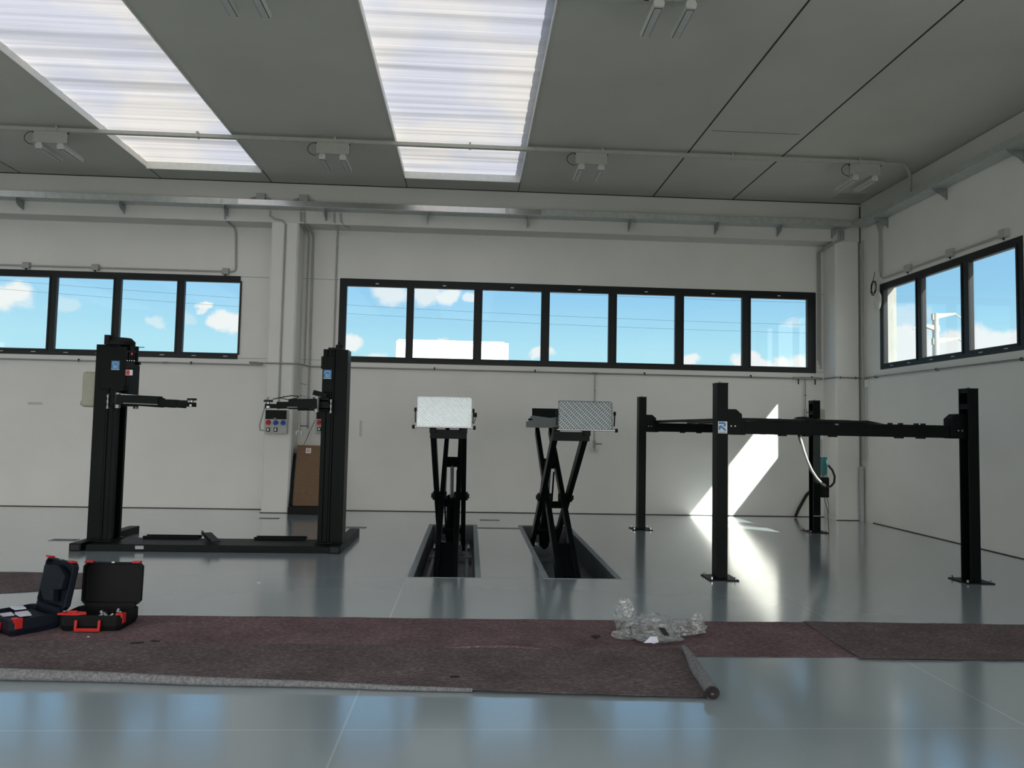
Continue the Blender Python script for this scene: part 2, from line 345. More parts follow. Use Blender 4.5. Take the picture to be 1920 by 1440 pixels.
def slab(axis, t0, t1, us, vs_, holes):
    """solid slab between t0 and t1 along axis, spanning us x vs_, with rectangular holes (u0,u1,v0,v1)"""
    mb = MB(); bm = mb.bm
    U = sorted(set([us[0], us[1]] + [h[0] for h in holes] + [h[1] for h in holes]))
    V = sorted(set([vs_[0], vs_[1]] + [h[2] for h in holes] + [h[3] for h in holes]))
    def P(u, v, t): return {'x': (t, u, v), 'y': (u, t, v), 'z': (u, v, t)}[axis]
    def solid(i, j):
        if i < 0 or j < 0 or i >= len(U)-1 or j >= len(V)-1: return False
        cu, cv = (U[i]+U[i+1])/2, (V[j]+V[j+1])/2
        return not any(h[0] < cu < h[1] and h[2] < cv < h[3] for h in holes)
    cache = {}
    def vt(u, v, t):
        k = (round(u, 5), round(v, 5), t)
        if k not in cache: cache[k] = bm.verts.new(P(u, v, t))
        return cache[k]
    for i in range(len(U)-1):
        for j in range(len(V)-1):
            if not solid(i, j): continue
            a, b, c, d = (U[i], V[j]), (U[i+1], V[j]), (U[i+1], V[j+1]), (U[i], V[j+1])
            for t in (t0, t1): bm.faces.new([vt(*p, t) for p in (a, b, c, d)])
            for (di, dj, p, q) in ((0, -1, a, b), (1, 0, b, c), (0, 1, c, d), (-1, 0, d, a)):
                if not solid(i+di, j+dj): bm.faces.new((vt(*p, t0), vt(*q, t0), vt(*q, t1), vt(*p, t1)))
    return mb

def text_mesh(name, s, size, m, parent, loc, rot, depth=.0006, sx=1.0):
    cu = bpy.data.curves.new(name, 'FONT'); cu.body = s; cu.size = size; cu.extrude = depth; cu.align_x = 'CENTER'; cu.align_y = 'CENTER'
    t = bpy.data.objects.new(name, cu); COL.objects.link(t)
    dg = bpy.context.evaluated_depsgraph_get(); me = bpy.data.meshes.new_from_object(t.evaluated_get(dg))
    bpy.data.objects.remove(t); me.materials.clear(); me.materials.append(m)
    me.transform(Matrix.Diagonal((sx, 1, 1, 1)))
    o = bpy.data.objects.new(name, me); COL.objects.link(o); o.parent = parent
    o.location = Vector(loc) - WPOS[parent.name]; o.rotation_euler = rot; WPOS[o.name] = Vector(loc)
    return o

# ------------------------------------------------------------------ the hall
XL, XR, YF, YB, ZC = -18.6, 7.3, -3.6, 14.05, 5.95
TH = .28
PITS = [(-.565, .092, 8.02, 12.24), (.875, 1.60, 8.02, 12.24)]
HOLES_F = [(p[0], p[1], p[2], p[3]) for p in PITS]
struct(slab('z', -.30, 0.0, (XL-TH, XR+TH), (YF-TH, YB+TH), HOLES_F).build('floor', M['floor']))
for n, p in enumerate(PITS):
    mb = MB(); mb.box(p[0]-.02, p[1]+.02, p[2]-.02, p[3]+.02, -.32, -.30)
    struct(mb.build('trim_%d' % (n+1), M['pitm']))
    mb = MB(); w, t = .06, .003      # cement and angle-iron rim around the pit, flush with the floor
    mb.box(p[0]-w, p[0], p[2]-.01, p[3]+.05, 0, t); mb.box(p[1], p[1]+w, p[2]-.01, p[3]+.05, 0, t); mb.box(p[0], p[1], p[3], p[3]+.05, 0, t)
    mb.box(p[0], p[1], p[2]-.01, p[2], 0, t)
    struct(mb.build('trim_%d' % (n+3), M['pitf']))
    mb = MB(); mb.box(p[0], p[0]+.006, p[2], p[3], -.30, -.002); mb.box(p[1]-.006, p[1], p[2], p[3], -.30, -.002); mb.box(p[0]+.006, p[1]-.006, p[3]-.006, p[3], -.30, -.002)
    mb.box(p[0]+.006, p[1]-.006, p[2], p[2]+.006, -.30, -.002)
    struct(mb.build('trim_%d' % (n+5), M['pitm']))

SKY = [(-5.65, -3.69), (-1.25, .79), (-10.1, -8.1), (-14.5, -12.5)]
SKY_Y = (YF+1.0, 12.9)
JOINTS_X = [3.31, 4.82]
holes = [(a, b, SKY_Y[0], SKY_Y[1]) for a, b in SKY]
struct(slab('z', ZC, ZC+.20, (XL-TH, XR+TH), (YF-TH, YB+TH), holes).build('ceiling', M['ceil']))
# thin dark joints between the roof elements, and the gap along the beam
mb = MB()
for x in JOINTS_X: mb.box(x-.011, x+.011, YF, 13.54, ZC-.004, ZC)
for a, b in SKY:
    for x in (a, b): mb.box(x-.007, x+.007, 12.9, 13.54, ZC-.004, ZC)
mb.box(3.4, 4.7, 10.42, 10.427, ZC-.003, ZC)
mb.box(XL, XR, 13.535, 13.55, ZC-.012, ZC)
struct(mb.build('trim_7', M['gasket']))
for n, (a, b) in enumerate(SKY):
    w = thing('window_%d' % (n+4), ((a+b)/2, (SKY_Y[0]+SKY_Y[1])/2, ZC), '', ''); del w['label']; del w['category']; struct(w)
    mb = MB()
    t = .012     # aluminium angle around the opening and its deep side curb
    mb.box(a, a+t, SKY_Y[0], SKY_Y[1], ZC-.02, ZC+.075); mb.box(b-t, b, SKY_Y[0], SKY_Y[1], ZC-.02, ZC+.075)
    mb.box(a+t, b-t, SKY_Y[1]-t, SKY_Y[1], ZC-.05, ZC+.075); mb.box(a+t, b-t, SKY_Y[0], SKY_Y[0]+t, ZC-.02, ZC+.075)
    mb.build('window_frame', M['white'], w)
    # ribbed sheet: shallow corrugations running across the opening
    mb = MB(); bm = mb.bm; y = SKY_Y[0]; row = []; k = 0
    while y < SKY_Y[1]+1e-6:
        z = ZC+.078 + (.012 if k % 8 in (0, 1) else 0)
        row.append((bm.verts.new((a, y, z)), bm.verts.new((b, y, z)))); y += .05; k += 1
    for q, r in zip(row, row[1:]): bm.faces.new((q[0], q[1], r[1], r[0]))
    mb.build('pane', M['sheet'], w)

def window(n, axis, t, outer, panes, z0, z1, g0, g1, labels):
    """ribbon window; axis 'y': spans X in a wall facing -Y at y=t; 'x': spans Y in a wall at x=t"""
    c = (outer[0]+outer[1])/2
    w = thing('window_%d' % n, (c, t, z0) if axis == 'y' else (t, c, z0), '', ''); del w['label']; del w['category']; struct(w)
    slab(axis, t-.012, t+.06, outer, (z0, z1), [(p[0]+.0, p[1], g0, g1) for p in panes]).build('window_frame', M['frame'], w, bevel=.006)
    mb = MB()                # grey concrete lining added between frame and outer wall face to dim sunlit jambs
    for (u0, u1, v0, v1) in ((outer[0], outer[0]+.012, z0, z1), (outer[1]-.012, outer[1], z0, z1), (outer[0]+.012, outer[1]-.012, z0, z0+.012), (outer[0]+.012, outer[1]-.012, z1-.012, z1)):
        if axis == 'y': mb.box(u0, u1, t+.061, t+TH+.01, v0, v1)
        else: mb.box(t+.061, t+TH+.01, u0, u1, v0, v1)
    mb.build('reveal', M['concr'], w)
    mb = MB()
    for p in panes:          # raised sash profile around every pane
        e = .03
        for (u0, u1, v0, v1) in ((p[0]-e, p[1]+e, g0-e, g0), (p[0]-e, p[1]+e, g1, g1+e), (p[0]-e, p[0], g0, g1), (p[1], p[1]+e, g0, g1)):
            if axis == 'y': mb.box(u0, u1, t-.024, t-.012, v0, v1)
            else: mb.box(t-.024, t-.012, u0, u1, v0, v1)
    mb.build('sash', M['frame'], w, bevel=.002)
    for p in panes:
        mb = MB()
        if axis == 'y': mb.box(p[0]-.004, p[1]+.004, t+.030, t+.036, g0-.004, g1+.004)
        else: mb.box(t+.030, t+.036, p[0]-.004, p[1]+.004, g0-.004, g1+.004)
        mb.build('pane', M['glass'], w)
    mb = MB()
    for p in panes:
        m_ = (p[0]+p[1])/2
        marks = []
        if 'top' in labels: marks.append((m_-.03, m_+.03, g1+.05, g1+.065))
        if 'bottom' in labels: marks += [(p[0]+.18, p[0]+.26, z0+.045, z0+.055), (p[1]-.26, p[1]-.18, z0+.045, z0+.055)]
        for q in marks:
            if axis == 'y': mb.box(q[0], q[1], t-.0145, t-.0118, q[2], q[3])
            else: mb.box(t-.0145, t-.0118, q[0], q[1], q[2], q[3])
    mb.build('vent_tab', M['stkw'], w)
    return w

PB = [(-2.365, -1.245), (-1.11, .02), (.18, 1.30), (1.46, 2.59), (2.75, 3.88), (4.05, 5.19), (5.36, 6.475)]
PL = [(-13.5+.13+i*1.147, -13.5+.13+i*1.147+1.01) for i in range(8)]
PR = [(9.55, 10.50), (10.68, 11.65), (11.82, 12.77)]
struct(slab('y', YB, YB+TH, (XL-TH, XR+TH), (0, ZC), [(-2.5, 6.65, 2.755, 4.33), (-13.5, -4.345, 2.755, 4.31)]).build('wall_back', M['wall']))
struct(slab('x', XR, XR+TH, (YF, YB), (0, ZC), [(9.43, 12.91, 2.755, 4.29), (-3.2, -.9, .0, 4.2)]).build('wall_right', M['wall']))
struct(slab('x', XL-TH, XL, (YF, YB), (0, ZC), [(-3.0, 3.0, 0.0, 4.6)]).build('wall_left', M['wall']))
struct(slab('y', YF-TH, YF, (XL, XR), (0, ZC), [(-17.9, -12.3, .0, 4.15), (-11.7, -5.8, 0, 4.15), (-5.2, .7, 0.0, 4.15), (1.3, 6.9, 0, 4.15)]).build('wall_front', M['wall']))
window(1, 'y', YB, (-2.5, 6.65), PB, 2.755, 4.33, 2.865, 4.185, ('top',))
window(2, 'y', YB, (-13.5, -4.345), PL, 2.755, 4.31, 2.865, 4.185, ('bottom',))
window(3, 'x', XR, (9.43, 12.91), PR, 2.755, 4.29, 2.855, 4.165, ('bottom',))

# edge beam along the back wall, pillars, panel joints
mb = MB(); mb.prism([(13.55, 5.215), (14.05, 5.235), (14.05, ZC-.012), (13.55, ZC-.012)], 'x', XL, XR-.0)
struct(mb.build('trim_8', M['beam']))
for n, (a, b) in enumerate(((-3.67, -3.18), (6.80, 7.26), (-14.07, -13.58))):
    mb = MB(); ch = .03
    mb.prism([(a, 14.05), (a, 13.55+ch), (a+ch, 13.55), (b-ch, 13.55), (b, 13.55+ch), (b, 14.05)], 'z', 0, 5.215)
    struct(mb.build('trim_%d' % (n+9), M['wall']))
mb = MB(); zt = (2.778, 4.30)
for z in zt:
    mb.box(-4.345, -3.67, 14.044, 14.05, z-.005, z+.005); mb.box(-3.18, -2.5, 14.044, 14.05, z-.005, z+.005); mb.box(6.65, 6.80, 14.044, 14.05, z-.005, z+.005)
struct(mb.build('trim_12', M['pvc']))
mb = MB(); mb.box(XL, XR, 14.04, 14.05, 0, .012); mb.box(7.29, 7.30, YF, 13.2, 0, .012); mb.box(-3.68, -3.17, 13.54, 13.55, 0, .01); mb.box(6.79, 7.26, 13.54, 13.55, 0, .01)
mb.box(7.262, 7.274, 13.53, 13.545, 5.2, 5.9)
struct(mb.build('trim_13', M['gasket']))
mb = MB(); mb.box(7.27, 7.3, YF, 13.5, 5.62, ZC-.01); struct(mb.build('trim_14', M['beam']))

# outdoors
mb = MB(); mb.box(-150, 150, YB+TH+.05, 200, -.25, -.2); mb.box(XR+TH+.05, 150, -100, YB+TH+.05, -.25, -.2); mb.box(-150, XL-TH-.05, -100, YB+TH+.05, -.25, -.2); mb.box(XL-TH-.05, XR+TH+.05, -100, YF-TH-.05, -.25, -.2)
g = mb.build('ground', M['ground']); struct(g)
t = thing('warehouse', (1, 62, -.2), 'white clad building whose roof edge shows above the sill of the long back window', 'building')
MB().box(-6.05, 2.95, 60, 80, -.2, 8.35).build('wall', M['bldg'], t)
MB().box(-5.9, 2.6, 59.95, 80, 8.35, 8.45).build('roof_edge', M['bldg'], t)
t = thing('power_pylon', (29.2, 45, -.2), 'pale concrete pole with three cross arms seen through the side window', 'pylon')
px_ = 29.0
MB().cyl((px_, 45, -.2), (px_, 45, 9.25), .26, 20, r2=.17).build('pole', M['concr'], t, smooth=True)
for (s, z, ln) in ((1, 9.1, 1.3), (-1, 8.35, 1.0), (1, 7.55, 1.5)):
    MB().prism([(px_-.22*s, z-.28), (px_-.22*s, z+.12), (px_+s*ln, z+.22), (px_+s*ln, z+.12)], 'y', 44.9, 45.1).build('cross_arm', M['concr'], t)
    mb = MB()
    for k in range(5): mb.cyl((px_+s*ln+s*(.02+.09*k), 45, z+.1-.05*k), (px_+s*ln+s*(.07+.09*k), 45, z+.07-.05*k), .05, 10)
    mb.build('insulator', M['offw'], t)
for i, (zl, zm, nm) in enumerate(((12.5, 10.95, 'uppermost'), (10.6, 9.35, 'middle'), (9.95, 8.75, 'lowest'))):
    pts = [(-48+6*k, 52, zm + .00052*((-48+6*k)-22)**2) for k in range(13)]
    tag(MB().tube(pts, .008, 6).build('power_line', M['black']), nm + ' of the three thin overhead cables crossing the sky behind the back windows', 'cable', 'overhead power lines')

# ------------------------------------------------------------------ cable trays
def tray_back():
    t = thing('cable_tray', (0, 13.42, 5.45), 'long galvanised cable tray on hooked brackets along the back wall beam', 'cable tray')
    mb = MB(); x = -13.5
    while x < 7.0:
        x2 = min(x+3.0, 7.0)
        mb.prism([(13.30, 5.445), (13.30, 5.555), (13.304, 5.555), (13.304, 5.451), (13.546, 5.451), (13.546, 5.555), (13.55, 5.555), (13.55, 5.445)], 'x', x+.004, x2-.004); x = x2
    mb.build('trough', M['tray'], t)
    mb = MB(); mb.box(-4.2, .55, 13.292, 13.299, 5.452, 5.55); mb.box(.62, 1.2, 13.292, 13.299, 5.452, 5.55)
    mb.build('lid_strip', M['steel'], t)
    return t
tb = tray_back()
def bracket(cx, parent=None):
    mb = MB()
    arc = [(13.32+.22*math.sin(a)*1.0, 5.44-.15*(1-math.cos(a))) for a in [i*math.pi/2/6 for i in range(7)]]
    mb.prism([(13.549, 5.443)] + [(13.31, 5.443)] + [(13.31+.225*(1-math.cos(a)), 5.435-.14*math.sin(a)) for a in [i*math.pi/2/7 for i in range(8)]] + [(13.549, 5.29)], 'x', cx-.003, cx+.003)
    mb.box(cx-.02, cx+.02, 13.54, 13.549, 5.27, 5.44)
    mb.box(cx-.012, cx+.012, 13.31, 13.54, 5.438, 5.445)
    return mb.build('bracket', M['galv'], parent)
for x in (-12.2, -10.1, -8.03, -6.27, -4.46, -2.70, -.86, .965, 2.86, 4.49, 5.68, 6.73): bracket(x, tb)
t = thing('cable_tray', (7.15, 5, 5.42), 'galvanised cable tray on brackets running along the right wall above its window', 'cable tray')
MB().prism([(7.02, 5.43), (7.02, 5.53), (7.024, 5.53), (7.024, 5.436), (7.262, 5.436), (7.262, 5.53), (7.268, 5.53), (7.268, 5.43)], 'y', -3.55, 13.29).build('trough', M['tray'], t)
for y in (12.64, 11.0, 9.38, 7.7, 6.0):
    MB().prism([(7.298, 5.428), (7.04, 5.428), (7.06, 5.40), (7.13, 5.36), (7.22, 5.31), (7.27, 5.27), (7.298, 5.25)], 'y', y-.003, y+.003).box(7.288, 7.299, y-.02, y+.02, 5.25, 5.43).build('bracket', M['galv'], t)

M['white2'] = mat('trunking_enamel', (.40, .41, .37), .6)
M['lampw'] = mat('lamp_enamel', (.50, .51, .48), .5)
# ceiling trunking
def trunk(y, x0, x1, label):
    t = thing('cable_trunking', (0, y, ZC-.09), label, 'trunking')
    MB().box(x0, x1, y-.035, y+.035, ZC-.085, ZC-.03).build('channel', M['white2'], t, bevel=.004)
    x = x0+.6
    while x < x1:
        MB().box(x-.015, x+.015, y-.045, y+.045, ZC-.09, ZC-.002).build('clamp', M['white2'], t); x += 2.05
    return t
trunk(11.28, -13, 6.45, 'grey cable trunking crossing the ceiling near the back wall')
trunk(7.16, -13, 2.04, 'grey cable trunking across the ceiling at the top edge, nearer the camera')
pts = [(6.45, 11.28, 5.89), (6.62, 11.27, 5.90), (6.80, 11.30, 5.90), (6.98, 11.45, 5.84), (7.10, 11.62, 5.72), (7.14, 11.7, 5.58)]
tag(MB().tube(pts, .022, 10).build('flexible_conduit', M['pvc'], smooth=True), 'bent flexible conduit linking the ceiling trunking to the right wall tray', 'conduit')

# ------------------------------------------------------------------ twin bar lights
def light(cx, y0, label):
    t = thing('ceiling_light', (cx, y0, 5.62), label, 'ceiling light', 'twin bar ceiling lights')
    mb = MB(); mb.box(cx-.25, cx+.25, y0-.012, y0+.012, 5.70, 5.865); mb.box(cx-.25, cx+.25, y0-.03, y0+.03, 5.685, 5.70)
    mb.build('mounting_plate', M['white2'], t, bevel=.003)
    for s in (-1, 1):
        x = cx+s*.155
        b = MB().prism([(x-.055, 5.64), (x-.045, 5.60), (x+.045, 5.60), (x+.055, 5.64), (x+.03, 5.70), (x-.03, 5.70)], 'y', y0-.02, y0+.56).build('lamp_bar', M['lampw'], t, bevel=.004)
        mb = MB(); mb.box(x-.038, x+.038, y0+.01, y0+.53, 5.596, 5.5995); mb.build('frame', M['gasket'], b)
        mb = MB(); mb.box(x-.033, x+.033, y0+.015, y0+.525, 5.594, 5.5958); mb.build('diffuser', M['offw'], b)
    pts = [(cx-.25, y0, 5.86)] + [(cx-.25-.13*math.sin(a), y0, 5.76+.10*math.cos(a)) for a in [i*math.pi/8 for i in range(1, 8)]] + [(cx-.25, y0, 5.66)]
    MB().tube(pts, .005, 6).build('cable', M['black'], t)
    for x in (cx-.25, cx+.25): MB().tube([(x, y0, 5.68), (x, y0, 5.90)], .003, 5).cyl((x, y0-.016, 5.84), (x, y0+.016, 5.84), .009, 8).build('hanger', M['black'], t)
    return t
L0 = light(1.78, 11.27, 'twin bar ceiling light hanging just right of the centre skylight, far row')
for dx, y, lb in ((-3.96, 11.27, 'twin bar ceiling light between the two skylights, far row'), (-8.12, 11.27, 'twin bar ceiling light left of the left skylight, far row'), (4.36, 11.27, 'twin bar ceiling light near the back right corner'),
                  (.07, 6.78, 'twin bar ceiling light at the top edge, right of the centre skylight'), (-4.05, 6.78, 'twin bar ceiling light at the top edge between the skylights')):
    dup(L0, (dx, y-11.27, 0), lb)
mb = MB(); mb.box(2.7, 3.25, 11.52, 11.62, ZC-.006, ZC-.001); tag(mb.build('ceiling_label', M['offw']), 'long grey strip on the ceiling beside the trunking, left of the first joint', 'panel')
mb = MB(); mb.box(6.6, 7.1, 12.95, 13.25, ZC-.01, ZC-.001); tag(mb.build('vent_grille', M['pvc']), 'dark rectangular grille in the ceiling at the back right corner', 'grille')

# ------------------------------------------------------------------ compressed air pipes
def clip(mb, x, y, z): mb.tube([(x, y+.02*math.cos(a), z+.02*math.sin(a)) for a in [i*math.pi/5 for i in range(10)]], .005, 5, closed=True)
t = thing('air_pipe', (0, 14.0, 2.65), 'thin horizontal compressed air pipe below the long back windows', 'pipe')
yw = 14.005
MB().tube([(-13.4, yw, 2.655), (-3.95, yw, 2.655)], .014, 10).build('pipe_run', M['pipe'], t, smooth=True)
MB().tube([(-3.85, 13.50, 2.655), (-3.12, 13.50, 2.655), (-3.04, 13.62, 2.652), (-3.02, 13.98, 2.652), (-2.95, yw, 2.65), (6.76, yw, 2.645)], .014, 10).build('pipe_run', M['pipe'], t, smooth=True)
MB().tube([(-3.95, yw, 2.655), (-3.86, yw-.02, 2.655), (-3.80, 13.8, 2.655), (-3.80, 13.50, 2.655)], .014, 10).build('elbow', M['pipe'], t, smooth=True)
for x in (-9.1, -7.16, -5.15, -.69, 1.2, 3.29, 5.35, 6.55):
    mb = MB(); clip(mb, x, yw, 2.652); mb.cyl((x, yw+.01, 2.652), (x, 14.045, 2.652), .006, 6); mb.box(x-.012, x+.012, yw-.012, yw+.012, 2.655, 2.69)
    mb.build('pipe_clip', M['black'], t)
MB().cyl((-5.66, yw, 2.656), (-5.56, yw, 2.656), .02, 12).build('coupling', M['pipe'], t)
MB().cyl((-3.95, 13.5, 2.655), (-3.80, 13.5, 2.655), .022, 12).build('coupling', M['pipe'], t)
MB().cyl((2.29, yw, 2.648), (2.39, yw, 2.648), .022, 12).build('coupling', M['pipe'], t)
def air_drop(x, y, z1, z0, label):
    t = thing('air_drop', (x, y, z0), label, 'pipe')
    MB().tube([(x, y, z1), (x, y, z0+.1)], .011, 10).build('pipe_run', M['pipe'], t, smooth=True)
    mb = MB(); mb.cyl((x, y, z0+.02), (x, y, z0+.16), .022, 12); mb.cyl((x, y, z0-.03), (x, y, z0+.02), .014, 10)
    mb.box(x-.06, x-.03, y-.015, y+.015, z0-.06, z0+.0); mb.box(x+.03, x+.06, y-.015, y+.015, z0-.06, z0+.0); mb.box(x-.05, x+.05, y-.01, y+.01, z0-.015, z0+.012)
    mb.build('valve', M['pipe'], t)
    MB().box(x+.02, x+.15, y-.02, y-.008, z0+.09, z0+.105).build('valve_handle', M['black'], t)
    mb = MB()
    for z in (z1-.33, (z0+z1)/2+.05): mb.tube([(x+.018*math.cos(a), y+.018*math.sin(a), z) for a in [i*math.pi/5 for i in range(10)]], .004, 5, closed=True); mb.cyl((x, y+.012, z), (x, 14.045, z), .004, 6)
    mb.build('pipe_clip', M['black'], t)
    return t
air_drop(2.34, yw, 2.65, 1.22, 'vertical air drop pipe with valve on the wall right of the scissor lifts')
air_drop(6.42, yw, 2.65, 1.9, 'vertical air drop pipe behind the far right post of the four post lift')
t = thing('air_manifold', (6.4, yw-.0, 2.62), 'horizontal fitting with two short stubs on the air pipe near the back right pillar', 'pipe fitting')
MB().cyl((6.17, yw-.03, 2.648), (6.72, yw-.03, 2.648), .022, 10).build('tee', M['pipe'], t)
for x in (6.27, 6.60): MB().cyl((x, yw-.03, 2.53), (x, yw-.03, 2.63), .012, 8).build('stub', M['black'], t)
air_drop(-3.06, 13.62, 2.64, 1.45, 'vertical air drop pipe with valve on the right side of the middle pillar')
t = thing('air_pipe', (7.26, 8, 2.62), 'thin compressed air pipe under the right wall window', 'pipe')
MB().tube([(6.78, 13.97, 2.645), (6.785, 13.5, 2.645), (7.22, 13.505, 2.64), (7.25, 13.45, 2.635), (7.255, -.7, 2.62)], .013, 10).build('pipe_run', M['pipe'], t, smooth=True)
for y in (13.0, 11.25, 9.44, 7.6):
    mb = MB(); mb.tube([(7.255+.02*math.cos(a), y, 2.632+.02*math.sin(a)) for a in [i*math.pi/5 for i in range(10)]], .005, 5, closed=True); mb.box(7.24, 7.299, y-.01, y+.01, 2.615, 2.65)
    mb.build('pipe_clip', M['black'], t)
for x in (6.86, 7.15):
    mb = MB(); mb.tube([(x, 13.505+.02*math.cos(a), 2.643+.02*math.sin(a)) for a in [i*math.pi/5 for i in range(10)]], .005, 5, closed=True); mb.cyl((x, 13.51, 2.643), (x, 13.549, 2.643), .005, 6)
    mb.build('pipe_clip', M['black'], t)

# ------------------------------------------------------------------ electrical conduits and boxes
def conduit(pts, r, label, m='pvc', name='conduit'):
    return tag(MB().tube(pts, r, 10).build(name, M[m], smooth=True), label, 'conduit')
yc = 14.03
conduit([(-13.2, yc, 4.38), (-4.50, yc, 4.385), (-4.44, yc, 4.40), (-4.425, yc, 4.46), (-4.45, yc, 5.10), (-4.46, 13.98, 5.2), (-4.48, 13.6, 5.21), (-4.5, 13.53, 5.26), (-4.5, 13.53, 5.42)], .017, 'grey conduit running above the left window and bending up to the cable tray')
jb = None
for x, lb in ((-8.18, 'square junction box above the left window, at the left picture edge'), (-6.95, 'square junction box above the left window, middle of its conduit'), (-4.60, 'square junction box at the right end of the left window')):
    if jb is None:
        jb = thing('junction_box', (x, 14.0, 4.33), lb, 'junction box', 'junction boxes over the left window')
        MB().box(x-.06, x+.06, 13.975, 14.05, 4.33, 4.44).build('box_body', M['pvc'], jb, bevel=.006)
        MB().cyl((x, 14.0, 4.30), (x, 14.0, 4.33), .012, 8).build('cable_gland', M['black'], jb)
    else: dup(jb, (x+8.18, 0, 0), lb)
conduit([(-3.70, 13.53, 5.42), (-3.70, 13.53, 5.33), (-3.60, 13.53, 5.27), (-3.47, 13.53, 5.25), (-3.42, 13.53, 5.18), (-3.42, 13.53, 1.80)], .016, 'grey conduit down the front of the middle pillar to the socket box')
conduit([(-3.10, 13.53, 5.42), (-3.09, 13.53, 5.26), (-3.06, 13.6, 5.19), (-3.04, 14.02, 5.17), (-3.02, yc, 5.08), (-3.0, yc, 1.5)], .020, 'thick grey conduit on the back wall right of the middle pillar')
conduit([(-3.16, 13.53, 5.42), (-3.15, 13.53, 5.27), (-3.13, 13.6, 5.19), (-3.11, 13.98, 5.17), (-3.10, yc, 5.08), (-3.10, yc, 2.7)], .013, 'thin grey conduit close beside the middle pillar')
conduit([(-2.55, 13.53, 5.42), (-2.55, 13.53, 5.27), (-2.50, 13.6, 5.2), (-2.56, 14.0, 5.16), (-2.575, yc, 5.1), (-2.575, yc, 2.75)], .014, 'grey conduit at the left edge of the long back window')
conduit([(-2.44, 13.53, 5.42), (-2.43, 13.53, 5.28), (-2.38, 13.58, 5.21), (-2.3, 13.7, 5.20)], .016, 'short bent conduit under the beam right of the middle pillar')
for i, dx in enumerate((0, .045, .09)):
    conduit([(6.86+dx, 13.52, 5.42), (6.86+dx, 13.52, 5.25), (6.72+dx*.6, 13.56, 5.18), (6.68+dx*.6, yc, 5.12), (6.685+dx*.6, yc, 3.0 - .08*i)], .014,
            ('left', 'middle', 'right')[i] + 'most of three parallel conduits in the back right corner')
for x, lb in ((-3.87, 'junction box above the tray left of the middle pillar'), (-3.10, 'junction box above the tray right of the middle pillar')):
    t = thing('junction_box', (x, 13.5, 5.6), lb, 'junction box')
    MB().box(x-.08, x+.08, 13.48, 13.55, 5.59, 5.73).build('box_body', M['pvc'], t, bevel=.006)
    for s in (-1, 1): MB().tube([(x+s*.08, 13.51, 5.66), (x+s*.17, 13.51, 5.63), (x+s*.27, 13.51, 5.56)], .016, 8).build('conduit_stub', M['pvc'], t, smooth=True)
conduit([(7.27, 12.86, 5.42), (7.27, 12.85, 5.0), (7.27, 12.84, 4.42), (7.27, 12.75, 4.37), (7.27, 9.7, 4.375)], .016, 'grey conduit down the right wall and along the top of the side window')
MB_ = MB().prism([(12.70, 5.42), (12.98, 5.42), (12.88, 5.22), (12.82, 5.22)], 'x', 7.262, 7.299).box(7.262, 7.299, 12.82, 12.88, 4.5, 5.22)
tag(MB_.build('cable_duct', M['white2']), 'flared vertical cable duct under the right tray in the corner', 'duct')
for y, lb in ((12.0, 'junction box above the side window, nearest the corner'), (10.89, 'junction box above the middle of the side window'), (9.74, 'junction box above the near end of the side window')):
    t = thing('junction_box', (7.26, y, 4.33), lb, 'junction box', 'junction boxes over the side window')
    MB().box(7.23, 7.299, y-.07, y+.07, 4.33, 4.45).build('box_body', M['offw'], t, bevel=.006)
    MB().cyl((7.262, y, 4.30), (7.262, y, 4.33), .012, 8).build('cable_gland', M['black'], t)
# cable coils by the side window
def coil(c, r, m, label, n, seed):
    rnd = random.Random(seed); pts = []
    for i in range(n*14):
        a = 2*math.pi*i/14; q = r*(1+.16*math.sin(i*.21)+rnd.uniform(-.02, .02))
        pts.append((c[0]-.012*math.sin(i*.37)-.02, c[1]+q*.72*math.cos(a), c[2]+q*math.sin(a)*1.0))
    pts = [(c[0]-.01, c[1]-.03, c[2]+r*2.4)] + pts
    return tag(MB().tube(pts, .006, 6).build('cable_coil', M[m], smooth=True), label, 'cable')
coil((7.25, 13.00, 4.24), .12, 'navy', 'dark coil of cable hanging at the far corner of the side window', 4, 1)
coil((7.24, 12.86, 3.98), .15, 'white', 'pale coil of cable hanging just below the dark coil', 4, 2)
conduit([(7.24, 13.40, 5.2), (7.24, 13.40, 1.1)], .018, 'vertical pipe in the corner between the right pillar and the wall')
tag(MB().box(7.20, 7.27, 13.46, 13.52, 0.0, 1.0).build('pipe_cover', M['offw'], bevel=.006), 'pale boxed pipe cover standing on the floor in the back right corner', 'pipe cover')
tag(MB().box(7.235, 7.299, 13.3, 13.36, 2.46, 2.60).build('sensor_box', M['white'], bevel=.008), 'small white box on the wall edge under the air pipe in the corner', 'box')

